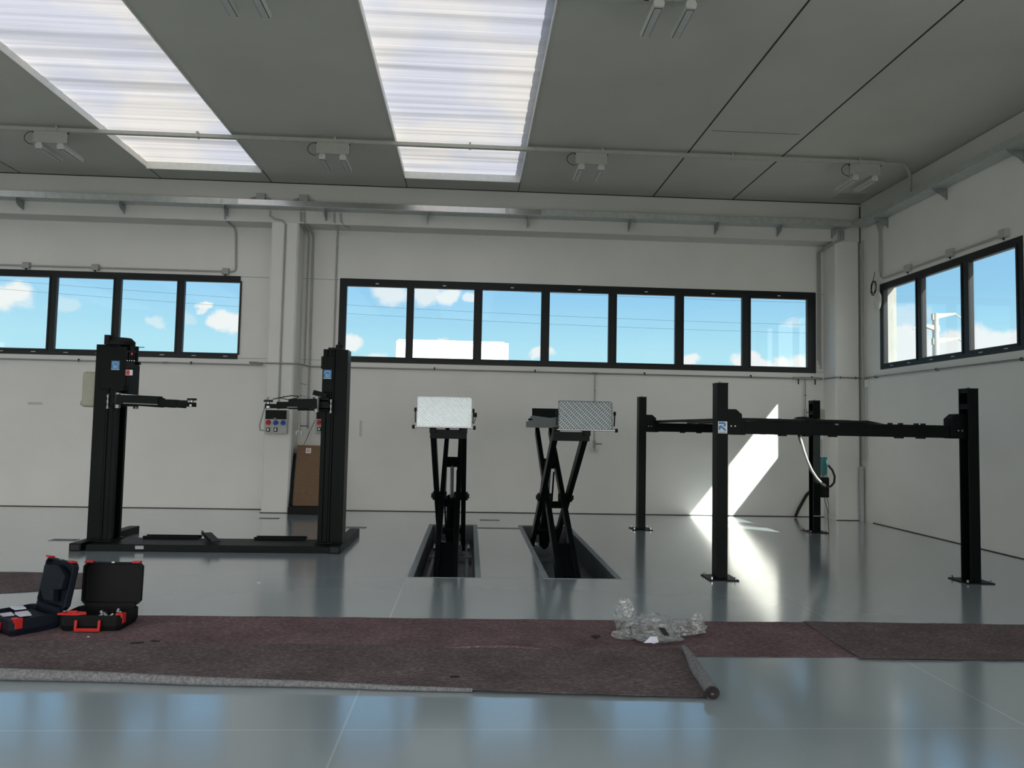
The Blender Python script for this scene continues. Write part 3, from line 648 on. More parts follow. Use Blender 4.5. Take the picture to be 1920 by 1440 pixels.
# industrial socket panels
def sockets(x0, x1, z0, z1, yb, label):
    t = thing('socket_panel', ((x0+x1)/2, yb-.05, z0), label, 'socket panel')
    MB().box(x0, x1, yb-.10, yb-.001, z0, z1).build('enclosure', M['offw'], t, bevel=.012)
    MB().box(x0+.012, x1-.012, yb-.108, yb-.10, z0+(z1-z0)*.60, z1-.012).build('breaker_window', M['black'], t, bevel=.003)
    MB().box(x0+.15, x0+.2, yb-.110, yb-.108, z0+(z1-z0)*.63, z0+(z1-z0)*.645).build('latch', M['white'], t)
    w = x1-x0
    for i, c in enumerate(('red', 'blue', 'blue')):
        cx = x0+w*(.17+.33*i); cz = z0+(z1-z0)*.47
        s = MB().cyl((cx, yb-.10, cz), (cx, yb-.145, cz-.012), .044, 18, r2=.038).build('socket', M[c], t, bevel=.003, smooth=True, label=c + ' round socket with flap lid')
    for i in range(2):
        cx = x0+w*(.17+.33*i); cz = z0+(z1-z0)*.17
        MB().box(cx-.032, cx+.032, yb-.115, yb-.10, cz-.035, cz+.035).build('domestic_socket', M['black'], t, bevel=.003)
        MB().box(cx-.018, cx+.018, yb-.119, yb-.115, cz-.02, cz+.02).build('domestic_socket_face', M['white'], t)
    return t
sockets(-3.63, -3.24, 1.40, 1.83, 13.55, 'grey socket panel with red and blue sockets on the middle pillar')
sockets(-2.84, -2.45, 1.42, 1.85, 14.05, 'grey socket panel on the back wall half hidden behind the right lift column')
conduit([(-3.62, 13.50, 1.45), (-3.72, 13.50, 1.46), (-3.73, 13.50, 1.55), (-3.62, 13.50, 2.0), (-3.60, 13.5, 2.05)], .014, 'bent grey cable at the left side of the pillar socket panel')
tag(MB().tube([(-2.86, 13.98, 1.66), (-2.93, 13.9, 1.45), (-3.0, 13.75, 1.2)], .005, 6).build('cord', M['black']), 'thin dark cord slanting down to the cardboard box', 'cord')

# ------------------------------------------------------------------ cardboard box on a dark plinth
t = thing('cardboard_box', (-2.90, 13.72, 0.13), 'tall brown cardboard box leaning in the niche behind the right lift column', 'box')
def lean(x, y, z): return (x, y, z)
mb = MB(); mb.prism([(13.52, .135), (13.80, .135), (13.98, 1.16), (13.74, 1.20)], 'x', -3.11, -2.56); mb.build('carton', M['card'], t, bevel=.004)
p = MB().box(-2.965, -2.885, 13.721, 13.7225, 1.07, 1.18)
T = Matrix.Translation((0, 0, 0))
def on_card(x, z): # front face of the leaning carton
    return (x, 13.52 + (z-.135)*(.22/1.065) - .002, z)
def decal(rects, name, m, parent, place, th=.001):
    mb = MB()
    for (x0, x1, z0, z1) in rects:
        q = [place(x0, z0), place(x1, z0), place(x1, z1), place(x0, z1)]
        v = [mb.bm.verts.new(c) for c in q] + [mb.bm.verts.new((c[0], c[1]+th, c[2])) for c in q]
        for f in ((0,1,2,3),(7,6,5,4),(0,4,5,1),(1,5,6,2),(2,6,7,3),(3,7,4,0)): mb.bm.faces.new([v[i] for i in f])
    return mb.build(name, m, parent)
p.bm.free()
decal([(-2.95, -2.86, 1.06, 1.15)], 'handling_label', M['stkw'], t, on_card)
decal([(-2.935+.022*i, -2.923+.022*i, 1.075, 1.125) for i in range(3)] + [(-2.94, -2.87, 1.132, 1.14)], 'handling_mark', M['red'], t, lambda x, z: (x, on_card(x, z)[1]-.0015, z))
tag(MB().prism([(-3.16, 13.38), (-2.52, 13.38), (-2.52, 14.0), (-3.16, 14.0)], 'z', 0, .13).build('plinth', M['black'], bevel=.01), 'low black base under the leaning cardboard box', 'base')
tag(MB().prism([(13.47, .131), (13.50, .131), (13.76, 1.05), (13.73, 1.05)], 'x', -3.17, -3.13).build('steel_bar', M['lift2']), 'dark flat bar leaning against the left side of the cardboard box', 'bar')

# ------------------------------------------------------------------ floor grates
for (x0, x1, y0, y1, lb) in ((-3.47, -3.15, 12.70, 12.85, 'small flush floor grate in front of the middle pillar'), (-1.92, -1.57, 11.70, 11.86, 'small flush floor grate right of the two post lift'),
                             (.20, .54, 12.84, 12.98, 'small flush floor grate behind the scissor lifts'), (-5.46, -5.13, 10.15, 10.32, 'small flush floor grate left of the two post lift')):
    t = thing('floor_grate', ((x0+x1)/2, (y0+y1)/2, 0), lb, 'floor grate', 'flush floor grates')
    MB().box(x0, x1, y0, y1, 0.0005, .004).build('plate', M['pitf'], t)
    mb = MB()
    for i in range(9): xx = x0+.02+(x1-x0-.04)*i/8; mb.box(xx-.006, xx+.006, y0+.02, y1-.02, .004, .0055)
    mb.build('slot', M['gasket'], t)
tag(MB().box(.15, .815, 11.86, 11.96, .0005, .004).build('channel_cover', M['pitm']), 'dark narrow channel cover in the floor joining the two lift pits', 'channel cover')

# ------------------------------------------------------------------ two post lift
def two_post():
    t = thing('two_post_lift', (-3.15, 9.75, 0), 'dark two post car lift standing on a low bridge frame before the middle pillar', 'car lift')
    # floor bridge: folded tray with lips
    MB().prism([(-4.62, 0), (-4.62, .075), (-4.45, .085), (-1.86, .085), (-1.70, .075), (-1.70, 0)], 'y', 9.42, 9.98).build('floor_bridge', M['lift2'], t, bevel=.006)
    MB().box(-4.03, -3.93, 9.412, 9.42, .03, .07).build('plate_label', M['offw'], t)
    for (x0, x1) in ((-4.80, -4.66), (-1.70, -1.56)):
        pts = [(x0, 0), (x1, 0), (x1, .10), (x0, .10), (x0, .088), (x1-.012, .088), (x1-.012, .012), (x0, .012)] if False else [(x0, 0), (x1, 0), (x1, .095), (x0, .095)]
        o = MB().prism(pts, 'y', 9.39, 11.0).build('outrigger', M['lift2'], t, bevel=.006)
        MB().box(x0+.02, x1-.02, 9.386, 9.3895, .018, .078).build('open_end', M['gasket'], o)
    for xa, xb, ya in ((-4.15, -3.45, 9.92), (-2.75, -2.10, 9.92)):   # raised cover flaps with lips on the bridge
        MB().prism([(9.90, .086), (9.90, .12), (9.906, .12), (9.906, .092), (10.02, .092), (10.02, .12), (10.026, .12), (10.026, .086)], 'x', xa, xb).build('channel_cover', M['lift'], t)
    mb = MB(); mb.bar((-3.38, 10.0, .15), (-3.10, 9.50, .115), .11, .012); mb.bar((-3.44, 9.98, .16), (-3.16, 9.48, .125), .012, .05); mb.build('cable_guard', M['lift2'], t, label='loose folded steel strip lying across the bridge')
    def column(s, xo, xi, top):
        # s=+1: left column (opens to +x).  xo outer x, xi inner x
        y0, y1 = 9.65, 9.90
        X = lambda f: xo + (xi-xo)*f
        P = [(X(0), y0), (X(.5), y0), (X(.53), y0-.012), (X(.60), y0-.012), (X(.63), y0), (X(.8), y0), (X(.83), y0-.012), (X(1), y0-.012), (X(1), y0+.05), (X(.9), y0+.05), (X(.9), y0+.02), (X(.55), y0+.02),
             (X(.45), y0+.06), (X(.45), y1-.06), (X(.55), y1-.02), (X(.9), y1-.02), (X(.9), y1-.05), (X(1), y1-.05), (X(1), y1), (X(0), y1)]
        c = MB().prism(P, 'z', .085, top).build('column', M['lift'], t, bevel=.003)
        MB().cyl((X(.72), 9.775, .1), (X(.72), 9.775, top-.02), .022, 14).build('lifting_screw', M['galv'], c, smooth=True)
        MB().box(min(X(0), X(1))-.02, max(X(0), X(1))+.02, y0-.06, y1+.06, .085, .10).build('foot_plate', M['lift2'], c, bevel=.003)
        return c
    cl = column(1, -4.725, -4.42, 2.54)
    cr_ = column(-1, -1.585, -1.895, 2.55)
    # left column: head cover, drive motor, electrics
    MB().box(-4.44, -4.30, 9.64, 9.93, 1.90, 2.30).build('carriage_cover', M['lift2'], cl, bevel=.006)
    MB().box(-4.66, -4.335, 9.628, 9.90, 1.98, 2.52).build('head_cover', M['lift'], cl, bevel=.006)
    mb = MB(); mb.cyl((-4.47, 9.75, 2.54), (-4.47, 9.75, 2.585), .165, 26); mb.cyl((-4.47, 9.75, 2.585), (-4.47, 9.75, 2.635), .17, 26, r2=.12)
    mb.box(-4.62, -4.56, 9.62, 9.70, 2.54, 2.66); mb.cyl((-4.52, 9.66, 2.62), (-4.54, 9.66, 2.68), .02, 10)
    mb.build('belt_cover', M['black'], cl, smooth=True)
    m_ = MB(); m_.cyl((-4.30, 9.72, 2.33), (-4.30, 9.72, 2.53), .062, 20); m_.build('motor', M['lift2'], cl, smooth=True)
    mb = MB(); mb.box(-4.335, -4.235, 9.62, 9.80, 2.30, 2.34)
    for k in range(4): mb.cyl((-4.325+.028*k, 9.614, 2.36), (-4.325+.028*k, 9.614, 2.45), .008, 8)
    mb.box(-4.335, -4.245, 9.612, 9.75, 2.445, 2.47); mb.box(-4.27, -4.15, 9.66, 9.69, 2.515, 2.522)
    mb.build('wiring_bracket', M['black'], cl)
    MB().box(-4.275, -4.255, 9.60, 9.612, 2.41, 2.44).build('indicator', M['red'], cl)
    mb = MB()
    for k in range(4): mb.box(-4.325+.028*k, -4.318+.028*k, 9.610, 9.618, 2.335, 2.345)
    mb.build('terminal', M['steel'], cl)
    MB().box(-4.335, -4.235, 9.615, 9.75, 2.24, 2.33).build('terminal_box', M['black'], cl, bevel=.004)
    MB().box(-4.332, -4.248, 9.6095, 9.6105, 2.155, 2.225).build('warning_sticker', M['stkw'], cl)
    MB().box(-4.328, -4.285, 9.6080, 9.6094, 2.16, 2.22).build('warning_sign', M['red'], cl)
    MB().box(-4.95, -4.73, 9.78, 9.98, 1.75, 2.20).build('control_box', M['beige'], cl, bevel=.03, label='beige rounded control box on the outer side')
    MB().cyl((-4.99, 9.88, 1.80), (-4.95, 9.88, 1.80), .03, 14).build('isolator_knob', M['beige'], cl)
    # right column head
    MB().box(-1.90, -1.76, 9.635, 9.88, 2.0, 2.46).build('head_cover', M['lift'], cr_, bevel=.005)
    mb = MB(); mb.box(-1.84, -1.66, 9.66, 9.88, 2.55, 2.575); mb.cyl((-1.72, 9.76, 2.57), (-1.72, 9.76, 2.62), .045, 14); mb.cyl((-1.72, 9.76, 2.60), (-1.72, 9.76, 2.66), .02, 10)
    mb.build('screw_head', M['black'], cr_, smooth=True)
    MB().box(-1.925, -1.90, 9.66, 9.74, 2.30, 2.46).build('limit_switch', M['black'], cr_, bevel=.004)
    # stickers
    for (x, z, par, s) in ((-4.47, 2.29, cl, 'left'), (-1.835, 2.24, cr_, 'right')):
        y = 9.6275 if s == 'left' else 9.6345
        st = MB().box(x-.05, x+.05, y-.0012, y, z-.07, z+.045).build('sticker', M['stkb'], par, label='small blue model sticker with a pale arc')
        mb = MB(); mb.box(x-.05, x+.05, y-.0022, y-.0013, z-.07, z-.058)
        for i in range(8):
            a0, a1 = math.radians(30+15*i), math.radians(45+15*i)
            mb.bar((x+.045*math.cos(a0), y-.0018, z-.03+.06*math.sin(a0)), (x+.045*math.cos(a1), y-.0018, z-.03+.06*math.sin(a1)), .001, .010, upv=(0, 0, 1) if False else Vector((math.cos((a0+a1)/2), 0, math.sin((a0+a1)/2))))
        mb.build('sticker_arc', M['stkl'], par)
        text_mesh('model_number', '321', .052, M['stkw'], par, (x+.005, y-.0022, z-.030), (math.radians(90), 0, 0), sx=.85)
    # carriages and swing arms
    def arm(s, xc, y, tip, tipy, pad_r, label=None):
        """s=+1 arm reaches to +x from left column"""
        z0, z1 = 1.775, 1.865
        a = MB()
        mid = (xc + (tip-xc)*.55, y + (tipy-y)*.55)
        a.bar((xc, y, 1.845), (mid[0], mid[1], 1.83), .11, .125)
        o = a.build('swing_arm', M['lift2'], t, bevel=.006)
        e = MB(); e.bar((xc+(tip-xc)*.35, y+(tipy-y)*.35, 1.822), (xc+(tip-xc)*.78, y+(tipy-y)*.78, 1.812), .085, .085); e.bar((xc+(tip-xc)*.5, y+(tipy-y)*.5, 1.808), (tip, tipy, 1.797), .075, .055); e.build('arm_extension', M['lift'], o, bevel=.005)
        p = MB(); p.cyl((tip-s*.04, tipy, 1.79), (tip-s*.04, tipy, 1.852), .022, 14); p.cyl((tip-s*.04, tipy, 1.775), (tip-s*.04, tipy, 1.80), .035, 14); p.build('pad_stem', M['galv'], o, smooth=True)
        MB().cyl((tip-s*.04, tipy, 1.850), (tip-s*.04, tipy, 1.875), pad_r, 24).build('rubber_pad', M['rubber'], o, bevel=.003)
        mb = MB(); mb.tube([(xc+s*.1, y-.07, 1.80), (mid[0], mid[1]-.065, 1.79)], .006, 6); mb.build('release_rod', M['pipe'], o)
        return o
    for (s, xc, xw, tipf, tipb) in ((1, -4.36, -4.45, (-3.37, 9.35), (-3.85, 10.35)), (-1, -1.93, -1.83, (-2.52, 9.32), (-2.35, 10.45))):
        c = MB(); c.box(min(xw, xc)-.06, max(xw, xc)+.04, 9.56, 9.645, 1.76, 1.93); c.box(min(xw, xc)-.0, max(xw, xc)+.04, 9.56, 10.0, 1.77, 1.80); c.box(min(xw, xc), max(xw, xc)+.04, 9.56, 10.0, 1.87, 1.90)
        o = c.build('carriage', M['lift2'], t, bevel=.006)
        for y in (9.50, 10.0):
            MB().cyl((xc, y, 1.74), (xc, y, 1.93), .032, 18).build('pivot_pin', M['pipe'], o, smooth=True)
        mb = MB(); k = -1 if s > 0 else 1
        xx = xw-.05 if s > 0 else xw+.07
        for i in range(5): mb.cyl((xx, 9.54, 1.73+.035*i), (xx, 9.54, 1.765+.035*i), .009 if i % 2 else .016, 10)
        mb.build('lock_spring', M['pipe'], o, smooth=True)
        MB().bar((xw, 9.60, 1.95), (xw+s*.16, 9.55, 1.99), .09, .06).build('hinge_block', M['lift2'], o, bevel=.005)
        arm(s, xc, 9.50, tipf[0], tipf[1], .055)
        arm(s, xc, 10.0, tipb[0], tipb[1], .06)
    mb = MB(); mb.tube([(-4.3, 9.44, 1.91), (-4.15, 9.43, 1.90), (-4.0, 9.42, 1.89), (-3.85, 9.42, 1.875)], .008, 6); mb.build('spring_guard', M['galv'], t)
    MB().tube([(-2.43, 9.33, 1.885), (-2.33, 9.35, 1.91), (-2.22, 9.37, 1.935), (-2.13, 9.38, 1.93), (-2.15, 9.36, 1.90), (-2.25, 9.35, 1.885), (-2.34, 9.34, 1.90), (-2.30, 9.36, 1.925)], .006, 6).build('cable', M['black'], t, smooth=True, label='thin black cable looped on the right front arm')
    return t
two_post()

# ------------------------------------------------------------------ scissor lifts
def tread_plate(mb, mt, x0, x1, h, pit=.034):
    """sheet in local coordinates: x across, z up the sheet, tread bars on the -y side"""
    mb.prism([(x0+.01, 0), (x1-.01, 0), (x1, .01), (x1, h-.018), (x1-.018, h), (x0+.010, h), (x0, h-.010), (x0, .01)], 'y', 0, .006)
    nx, nz = int((x1-x0)/pit)+1, int(h/pit)+1
    for i in range(nx):
        for j in range(nz):
            for q in (0, 1):
                cx, cz = x0+.016+pit*(i+.5*q), .014+pit*(j+.5*q)
                if cx > x1-.012 or cz > h-.012: continue
                a = math.radians(45 if (i+j) % 2 == 0 else -45)
                if q: a = -a
                dx, dz = math.cos(a)*.0115, math.sin(a)*.0115
                mt.bar((cx-dx, -.0015, cz-dz), (cx+dx, -.0015, cz+dz), .003, .0062, upv=(-math.sin(a), 0, math.cos(a)))
def scissor(cx, px0, px1, label, tilt, open_side):
    t = thing('scissor_lift', (cx, 8.0, -.3), label, 'car lift', 'raised scissor lifts in the floor pits')
    WPOS[t.name] = Vector(t.location)
    zt = 1.56
    # base frame in the pit
    mb = MB(); mb.box(cx-.26, cx+.26, 8.10, 12.1, -.30, -.285); mb.box(cx-.26, cx-.21, 8.10, 12.1, -.285, -.24); mb.box(cx+.21, cx+.26, 8.10, 12.1, -.285, -.24)
    mb.box(cx-.16, cx+.16, 10.95, 11.3, -.285, -.12); mb.box(cx-.30, cx+.30, 10.55, 10.65, -.285, -.22)
    mb.build('base_frame', M['pitm'], t, bevel=.004)
    wo, wi = .170, .102
    of, ob = Vector((cx, 8.28, zt)), Vector((cx, 11.25, -.20))       # outer pair: front top to rear bottom
    nf, nb = Vector((cx, 8.12, -.16)), Vector((cx, 11.35, zt))        # inner pair: front bottom to rear top
    for s in (-1, 1):
        MB().bar(of+Vector((s*wo, 0, 0)), ob+Vector((s*wo, 0, 0)), .062, .12).build('outer_leg', M['lift'], t, bevel=.004)
        MB().bar(nf+Vector((s*wi, 0, 0)), nb+Vector((s*wi, 0, 0)), .062, .12).build('inner_leg', M['lift'], t, bevel=.004)
    A = lambda p, q, z: p + (q-p)*((z-p.z)/(q.z-p.z))
    def cross(p, q, z, hw, h, d=.04, name='cross_plate'):
        c = A(p, q, z); dr = (q-p).normalized(); nrm_ = Vector((1, 0, 0)).cross(dr)
        mb = MB(); mb.bar(c-dr*h/2, c+dr*h/2, 2*hw, d, upv=nrm_); return mb.build(name, M['lift'], t, bevel=.003)
    cross(nf, nb, 1.10, wi, .20, .05); cross(nf, nb, .62, wi, .12, .03); cross(of, ob, .12, wo, .16, .03)
    # long fixed foot plate of the inner pair
    cross(nf, nb, .09, wi, .60, .03, 'foot_plate')
    MB().box(cx-wo-.03, cx+wo+.03, 8.20, 8.27, zt-.10, zt-.0).build('cross_tube', M['lift2'], t, bevel=.004)
    for s in (-1, 1): MB().box(cx+s*wo-.035, cx+s*wo+.035, 8.16, 8.34, zt-.04, zt+.05).build('hinge_bracket', M['lift2'], t, bevel=.003)
    mb = MB(); mb.box(cx-.13, cx+.13, 8.055, 8.13, -.27, -.13); mb.build('front_foot', M['black'], t, bevel=.006)
    for s in (-1, 1):
        MB().box(cx+s*.19-.03, cx+s*.19+.03, 8.06, 8.12, -.26, -.21).build('anchor', M['galv'], t)
        MB().cyl((cx+s*.235, 11.25, -.20), (cx+s*.265, 11.25, -.20), .045, 14).build('roller', M['galv'], t, smooth=True)
    # pivots
    pz = None
    # intersection of the two leg lines in the y,z plane
    d1, d2 = ob-of, nb-nf; det = d1.y*(-d2.z) + d2.y*d1.z
    k = ((nf.y-of.y)*(-d2.z) + d2.y*(nf.z-of.z))/det; pv = of + d1*k
    for s in (-1, 1):
        mb = MB(); mb.cyl((cx+s*(wi-.055), pv.y, pv.z), (cx+s*(wo+.055), pv.y, pv.z), .055, 18); mb.cyl((cx+s*(wo+.05), pv.y, pv.z), (cx+s*(wo+.075), pv.y, pv.z), .03, 6)
        mb.build('pivot', M['lift2'], t, smooth=True)
    MB().cyl((cx-.14, 10.98, -.10), (cx-.14+.02, 10.98, -.10), .04, 12).build('valve', M['galv'], t)
    # cylinder
    MB().cyl((cx, 11.02, -.14), (cx, 10.62, .60), .075, 24).build('hydraulic_cylinder', M['lift'], t, smooth=True)
    MB().cyl((cx, 10.62, .60), (cx, 10.42, 1.06), .026, 16).build('piston_rod', M['galv'], t, smooth=True)
    MB().tube([(cx-.075, 10.9, 0), (cx-.10, 10.75, .5), (cx-.085, 10.5, 1.0)], .012, 8).build('hydraulic_hose', M['black'], t, smooth=True)
    MB().bar((cx+.07, 10.70, .55), (cx+.07, 10.50, .98), .022, .03).build('safety_rack', M['black'], t)
    # platform
    mb = MB(); mb.box(px0, px1, 8.22, 12.35, 1.70, 1.72); mb.box(px0, px0+.05, 8.22, 12.35, 1.615, 1.70); mb.box(px1-.05, px1, 8.22, 12.35, 1.615, 1.70); mb.box(px0+.05, px1-.05, 8.22, 8.27, 1.62, 1.70); mb.box(px0+.05, px1-.05, 12.30, 12.35, 1.62, 1.70)
    mb.box(cx-.2, cx-.14, 8.3, 12.3, 1.60, 1.70); mb.box(cx+.14, cx+.2, 8.3, 12.3, 1.60, 1.70)
    pl = mb.build('platform', M['plat'], t, bevel=.004)
    # rear ramp flap and side wedges
    MB().bar((((px0+px1)/2), 12.36, 1.70), (((px0+px1)/2), 12.42, 1.92), (px1-px0)*.8, .02, upv=(0, 1, 0)).build('rear_ramp', M['lift2'], pl)
    MB().prism([(9.3, 1.72), (12.3, 1.72), (12.3, 1.775), (12.0, 1.79)], 'x', px0+.02, px0+.06).build('wheel_wedge', M['plat'], pl)
    MB().box(px0-.03, px0, 12.0, 12.3, 1.60, 1.66).build('stop_block', M['galv'], pl)
    MB().cyl((px0-.04, 11.9, 1.73), (px0+.1, 11.9, 1.73), .015, 8).build('side_pin', M['black'], pl)
    # front ramp of tread plate, folded up
    Lr = .325
    mb = MB(); mt = MB(); tread_plate(mb, mt, px0, px1, Lr)
    Tm = Matrix.Translation((0, 8.12, 1.588)) @ Matrix.Rotation(math.radians(-tilt), 4, 'X')
    for q in (mb, mt):
        for v in q.bm.verts: v.co = Tm @ v.co
    rp = mb.build('front_ramp', M['check'] if tilt < 8 else M['check2'], t, label='bright tread plate ramp folded up at the front')
    mt.build('tread', M['tread'], rp)
    MB().cyl((px0-.035, 8.115, 1.584), (px1+.035, 8.115, 1.584), .009, 12).build('hinge_rod', M['steel'], rp, smooth=True)
    for x in (px0-.035, px1+.035): MB().cyl((x-.014, 8.115, 1.584), (x+.014, 8.115, 1.584), .021, 14).build('end_knob', M['black'], rp, smooth=True)
    for s, x in ((-1, px0), (1, px1)):
        mb = MB(); mb.bar((x+s*.018, 8.16, 1.63), (x+s*.020, 8.14, 1.77), .010, .030, upv=(1, 0, 0) if False else (0, 1, 0)); mb.cyl((x+s*.008, 8.15, 1.77), (x+s*.032, 8.15, 1.77), .022, 12)
        if s > 0 and open_side: mb.cyl((x+.02, 8.15, 1.725), (x+.06, 8.15, 1.725), .024, 12); mb.bar((x+.05, 8.15, 1.71), (x+.028, 8.14, 1.63), .005, .005)
        mb.build('side_catch', M['black'], rp)
    return t
M['plat'] = mat('platform_grey_green', (.11, .13, .125), .45, noise=(6, .15))
scissor(-.235, -.575, .012, 'left raised scissor lift with a flat on tread plate ramp, in the left floor pit', 4, True)
scissor(1.12, .965, 1.565, 'right raised scissor lift whose platform side shows, in the right floor pit', 13, False)

# ------------------------------------------------------------------ four post lift
def four_post():
    t = thing('four_post_lift', (4.17, 10.0, 0), 'black four post car lift with raised runways in the sunlit right corner', 'car lift')
    posts = []
    def post(x0, x1, y0, s):
        """C section opening towards s (+1: +x)"""
        y1 = y0+.165; w = .014
        if s > 0: P = [(x0, y0), (x1, y0), (x1, y0+w), (x0+w, y0+w), (x0+w, y1-w), (x1, y1-w), (x1, y1), (x0, y1)]
        else: P = [(x1, y0), (x1, y1), (x0, y1), (x0, y1-w), (x1-w, y1-w), (x1-w, y0+w), (x0, y0+w), (x0, y0)]
        p = MB().prism(P, 'z', .012, 2.12).build('post', M['lift'], t, bevel=.003)
        MB().box(x0-.002, x1+.002, y0-.002, y1+.002, 2.12, 2.132).build('top_cap', M['lift2'], p)
        MB().cyl(((x0+x1)/2, y0+.08, 2.132), ((x0+x1)/2, y0+.08, 2.15), .014, 6).build('top_nut', M['galv'], p)
        xi = x1-.004 if s > 0 else x0+.004
        mb = MB(); a, b = sorted((xi, xi-s*.008)); mb.box(a, b, y0+.016, y1-.016, 1.90, 1.96); mb.box(a, b, y0+.016, y1-.016, 2.08, 2.118); mb.build('head_bracket', M['lift2'], p)
        xl = (x0+x1)/2
        MB().bar((xl-s*.0, y0+.05, .05), (xl, y0+.05, 2.08), .012, .035, upv=(1, 0, 0)).build('ladder_bar', M['lift2'], p)
        MB().box(x0-.10, x1+.10, y0-.08, y1+.08, 0.0, .012).build('base_plate', M['lift2'], p, bevel=.002)
        for dx, dy in ((x0-.07, y0-.05), (x1+.07, y0-.05), (x0-.07, y1+.05), (x1+.07, y1+.05)):
            MB().cyl((dx, dy, .012), (dx, dy, .04), .012, 6).build('anchor_bolt', M['steel'], p)
        return p
    fl = post(2.695, 2.815, 8.03, 1); fr = post(5.505, 5.625, 7.98, -1)
    rl = post(2.72, 2.84, 11.93, 1); rr_ = post(5.56, 5.68, 11.85, -1)
    for (xa, xb, yc_) in ((2.72, 5.60, 8.10), (2.745, 5.655, 11.99)):
        b = MB(); b.box(xa+.005, xb-.005, yc_-.045, yc_+.045, 1.575, 1.715); b.box(xa+.12, xa+.30, yc_-.05, yc_+.05, 1.565, 1.725)
        cb = b.build('crossbeam', M['lift'], t, bevel=.005)
        for sx in (1, -1):
            e = xa+.10 if sx > 0 else xb-.10; o = e+sx*.155
            MB().prism([(e-sx*.07, 1.57), (o, 1.57), (o, 1.79), (o-sx*.065, 1.845), (e-sx*.07, 1.845)], 'y', yc_-.062, yc_+.075).build('end_housing', M['lift'], cb, bevel=.004)
            for k in (0, 1): MB().cyl((e+sx*(.03+.045*k), yc_-.070, 1.66), (e+sx*(.03+.045*k), yc_-.062, 1.66), .008, 8).build('bolt', M['galv'], cb)
        for x in (3.45, 3.72, 4.02, 4.78, 5.03): MB().box(x-.035, x+.035, yc_-.04, yc_+.04, 1.56, 1.575).build('pulley_block', M['black'], cb)
        for x in (4.68, 4.80, 4.98, 5.06): MB().box(x-.013, x+.013, yc_-.03, yc_+.03, 1.715, 1.732).build('stop_lug', M['black'], cb)
    for (xa, xb, nm) in ((2.975, 3.60, 'left'), (3.74, 4.40, 'right')):
        mb = MB(); y0, y1 = 8.16, 12.1
        mb.box(xa, xb, y0, y1, 1.732, 1.750); mb.box(xa, xa+.05, y0, y1, 1.716, 1.732); mb.box(xb-.05, xb, y0, y1, 1.716, 1.732)
        r = mb.build('runway', M['lift2'], t, bevel=.003)
        MB().prism([(xa+.02, 1.751), (xb-.06, 1.751), (xb-.08, 1.757), (xa+.02, 1.757)], 'y', 8.3, 12.0).build('runway_plate', M['plat'], r)
        MB().prism([(xa, 1.718), (xb, 1.718), (xb, 1.748), (xa, 1.752)], 'y', 8.07, 8.155).build('front_stop', M['lift2'], r, bevel=.003)
        if nm == 'right': MB().prism([(xb, 1.718), (xb+.20, 1.718), (xb, 1.752)], 'y', 8.07, 8.9).build('side_ramp', M['lift2'], r)
    mb = MB(); mb.prism([(3.58, 1.752), (3.62, 1.775), (3.70, 1.782), (3.86, 1.742), (3.86, 1.730), (3.72, 1.745), (3.66, 1.752)], 'y', 8.06, 8.13); mb.build('ramp_hinge', M['lift2'], t, bevel=.003)
    MB().cyl((4.02, 8.05, 1.70), (4.06, 8.05, 1.70), .012, 8).build('latch_pin', M['steel'], t)
    # maker's sticker on the front left post
    y = 8.0285; x0, x1, z0, z1 = 2.703, 2.805, 1.578, 1.708
    st = MB().box(x0, x1, y-.0012, y, z0, z1).build('sticker', M['stkw'], fl, label='white sticker with a blue letter R')
    u = (x1-x0)
    def S(px, py): return (x0 + u*(px-410)/750, z1 - (z1-z0)*(py-285)/910)
    def poly(pts): return [S(*p) for p in pts]
    mb = MB()
    mb.prism(poly([(460, 335), (880, 335), (960, 365), (1020, 430), (1045, 510), (1030, 610), (950, 710), (830, 590), (870, 545), (860, 505), (820, 490), (460, 490)]), 'y', y-.0022, y-.0013)
    mb.prism(poly([(460, 900), (460, 720), (500, 630), (570, 585), (670, 580), (730, 615), (1030, 860), (1035, 1010), (960, 1020), (660, 770), (625, 785), (610, 830), (605, 935), (460, 935)]), 'y', y-.0022, y-.0013)
    mb.build('letter_mark', M['stkb'], st)
    text_mesh('maker_name', 'RAVAGLIOLI', .014, M['ink'], st, ((x0+x1)/2-.002, y-.0022, z0+.0105), (math.radians(90), 0, 0), sx=1.0)
    # power unit on the rear right post
    cbx = MB().box(5.685, 5.85, 12.02, 12.14, 1.60, 2.00).build('control_box', M['beige'], rr_, bevel=.02, label='beige control box')
    pu = MB().box(5.70, 5.90, 12.0, 12.2, .55, .88).build('oil_tank', M['black'], rr_, bevel=.012)
    MB().cyl((5.81, 12.1, .90), (5.81, 12.1, 1.20), .085, 22).build('pump_motor', M['teal'], rr_, smooth=True)
    mb = MB()
    for k in range(12): a = 2*math.pi*k/12; mb.bar((5.81+.085*math.cos(a), 12.1+.085*math.sin(a), .93), (5.81+.085*math.cos(a), 12.1+.085*math.sin(a), 1.14), .006, .014)
    mb.cyl((5.81, 12.1, 1.17), (5.81, 12.1, 1.21), .095, 22); mb.build('motor_fins', M['teal'], rr_)
    MB().box(5.74, 5.88, 12.02, 12.18, .86, .92).build('valve_block', M['galv'], rr_, bevel=.004)
    mb = MB(); mb.tube([(5.88, 12.0, 1.08), (5.94, 11.98, 1.0), (5.975, 11.97, .9), (5.96, 11.96, .80), (5.90, 11.95, .74), (5.80, 11.95, .72), (5.70, 11.94, .74), (5.66, 11.92, .80)], .017, 10); mb.build('hydraulic_hose', M['rubber'], rr_, smooth=True)
    pts = [(5.385, 12.0, 1.575), (5.39, 11.9, 1.45), (5.41, 11.85, 1.30), (5.45, 11.82, 1.15), (5.51, 11.80, 1.0), (5.59, 11.80, .88), (5.68, 11.80, .79), (5.74, 11.82, .76)]
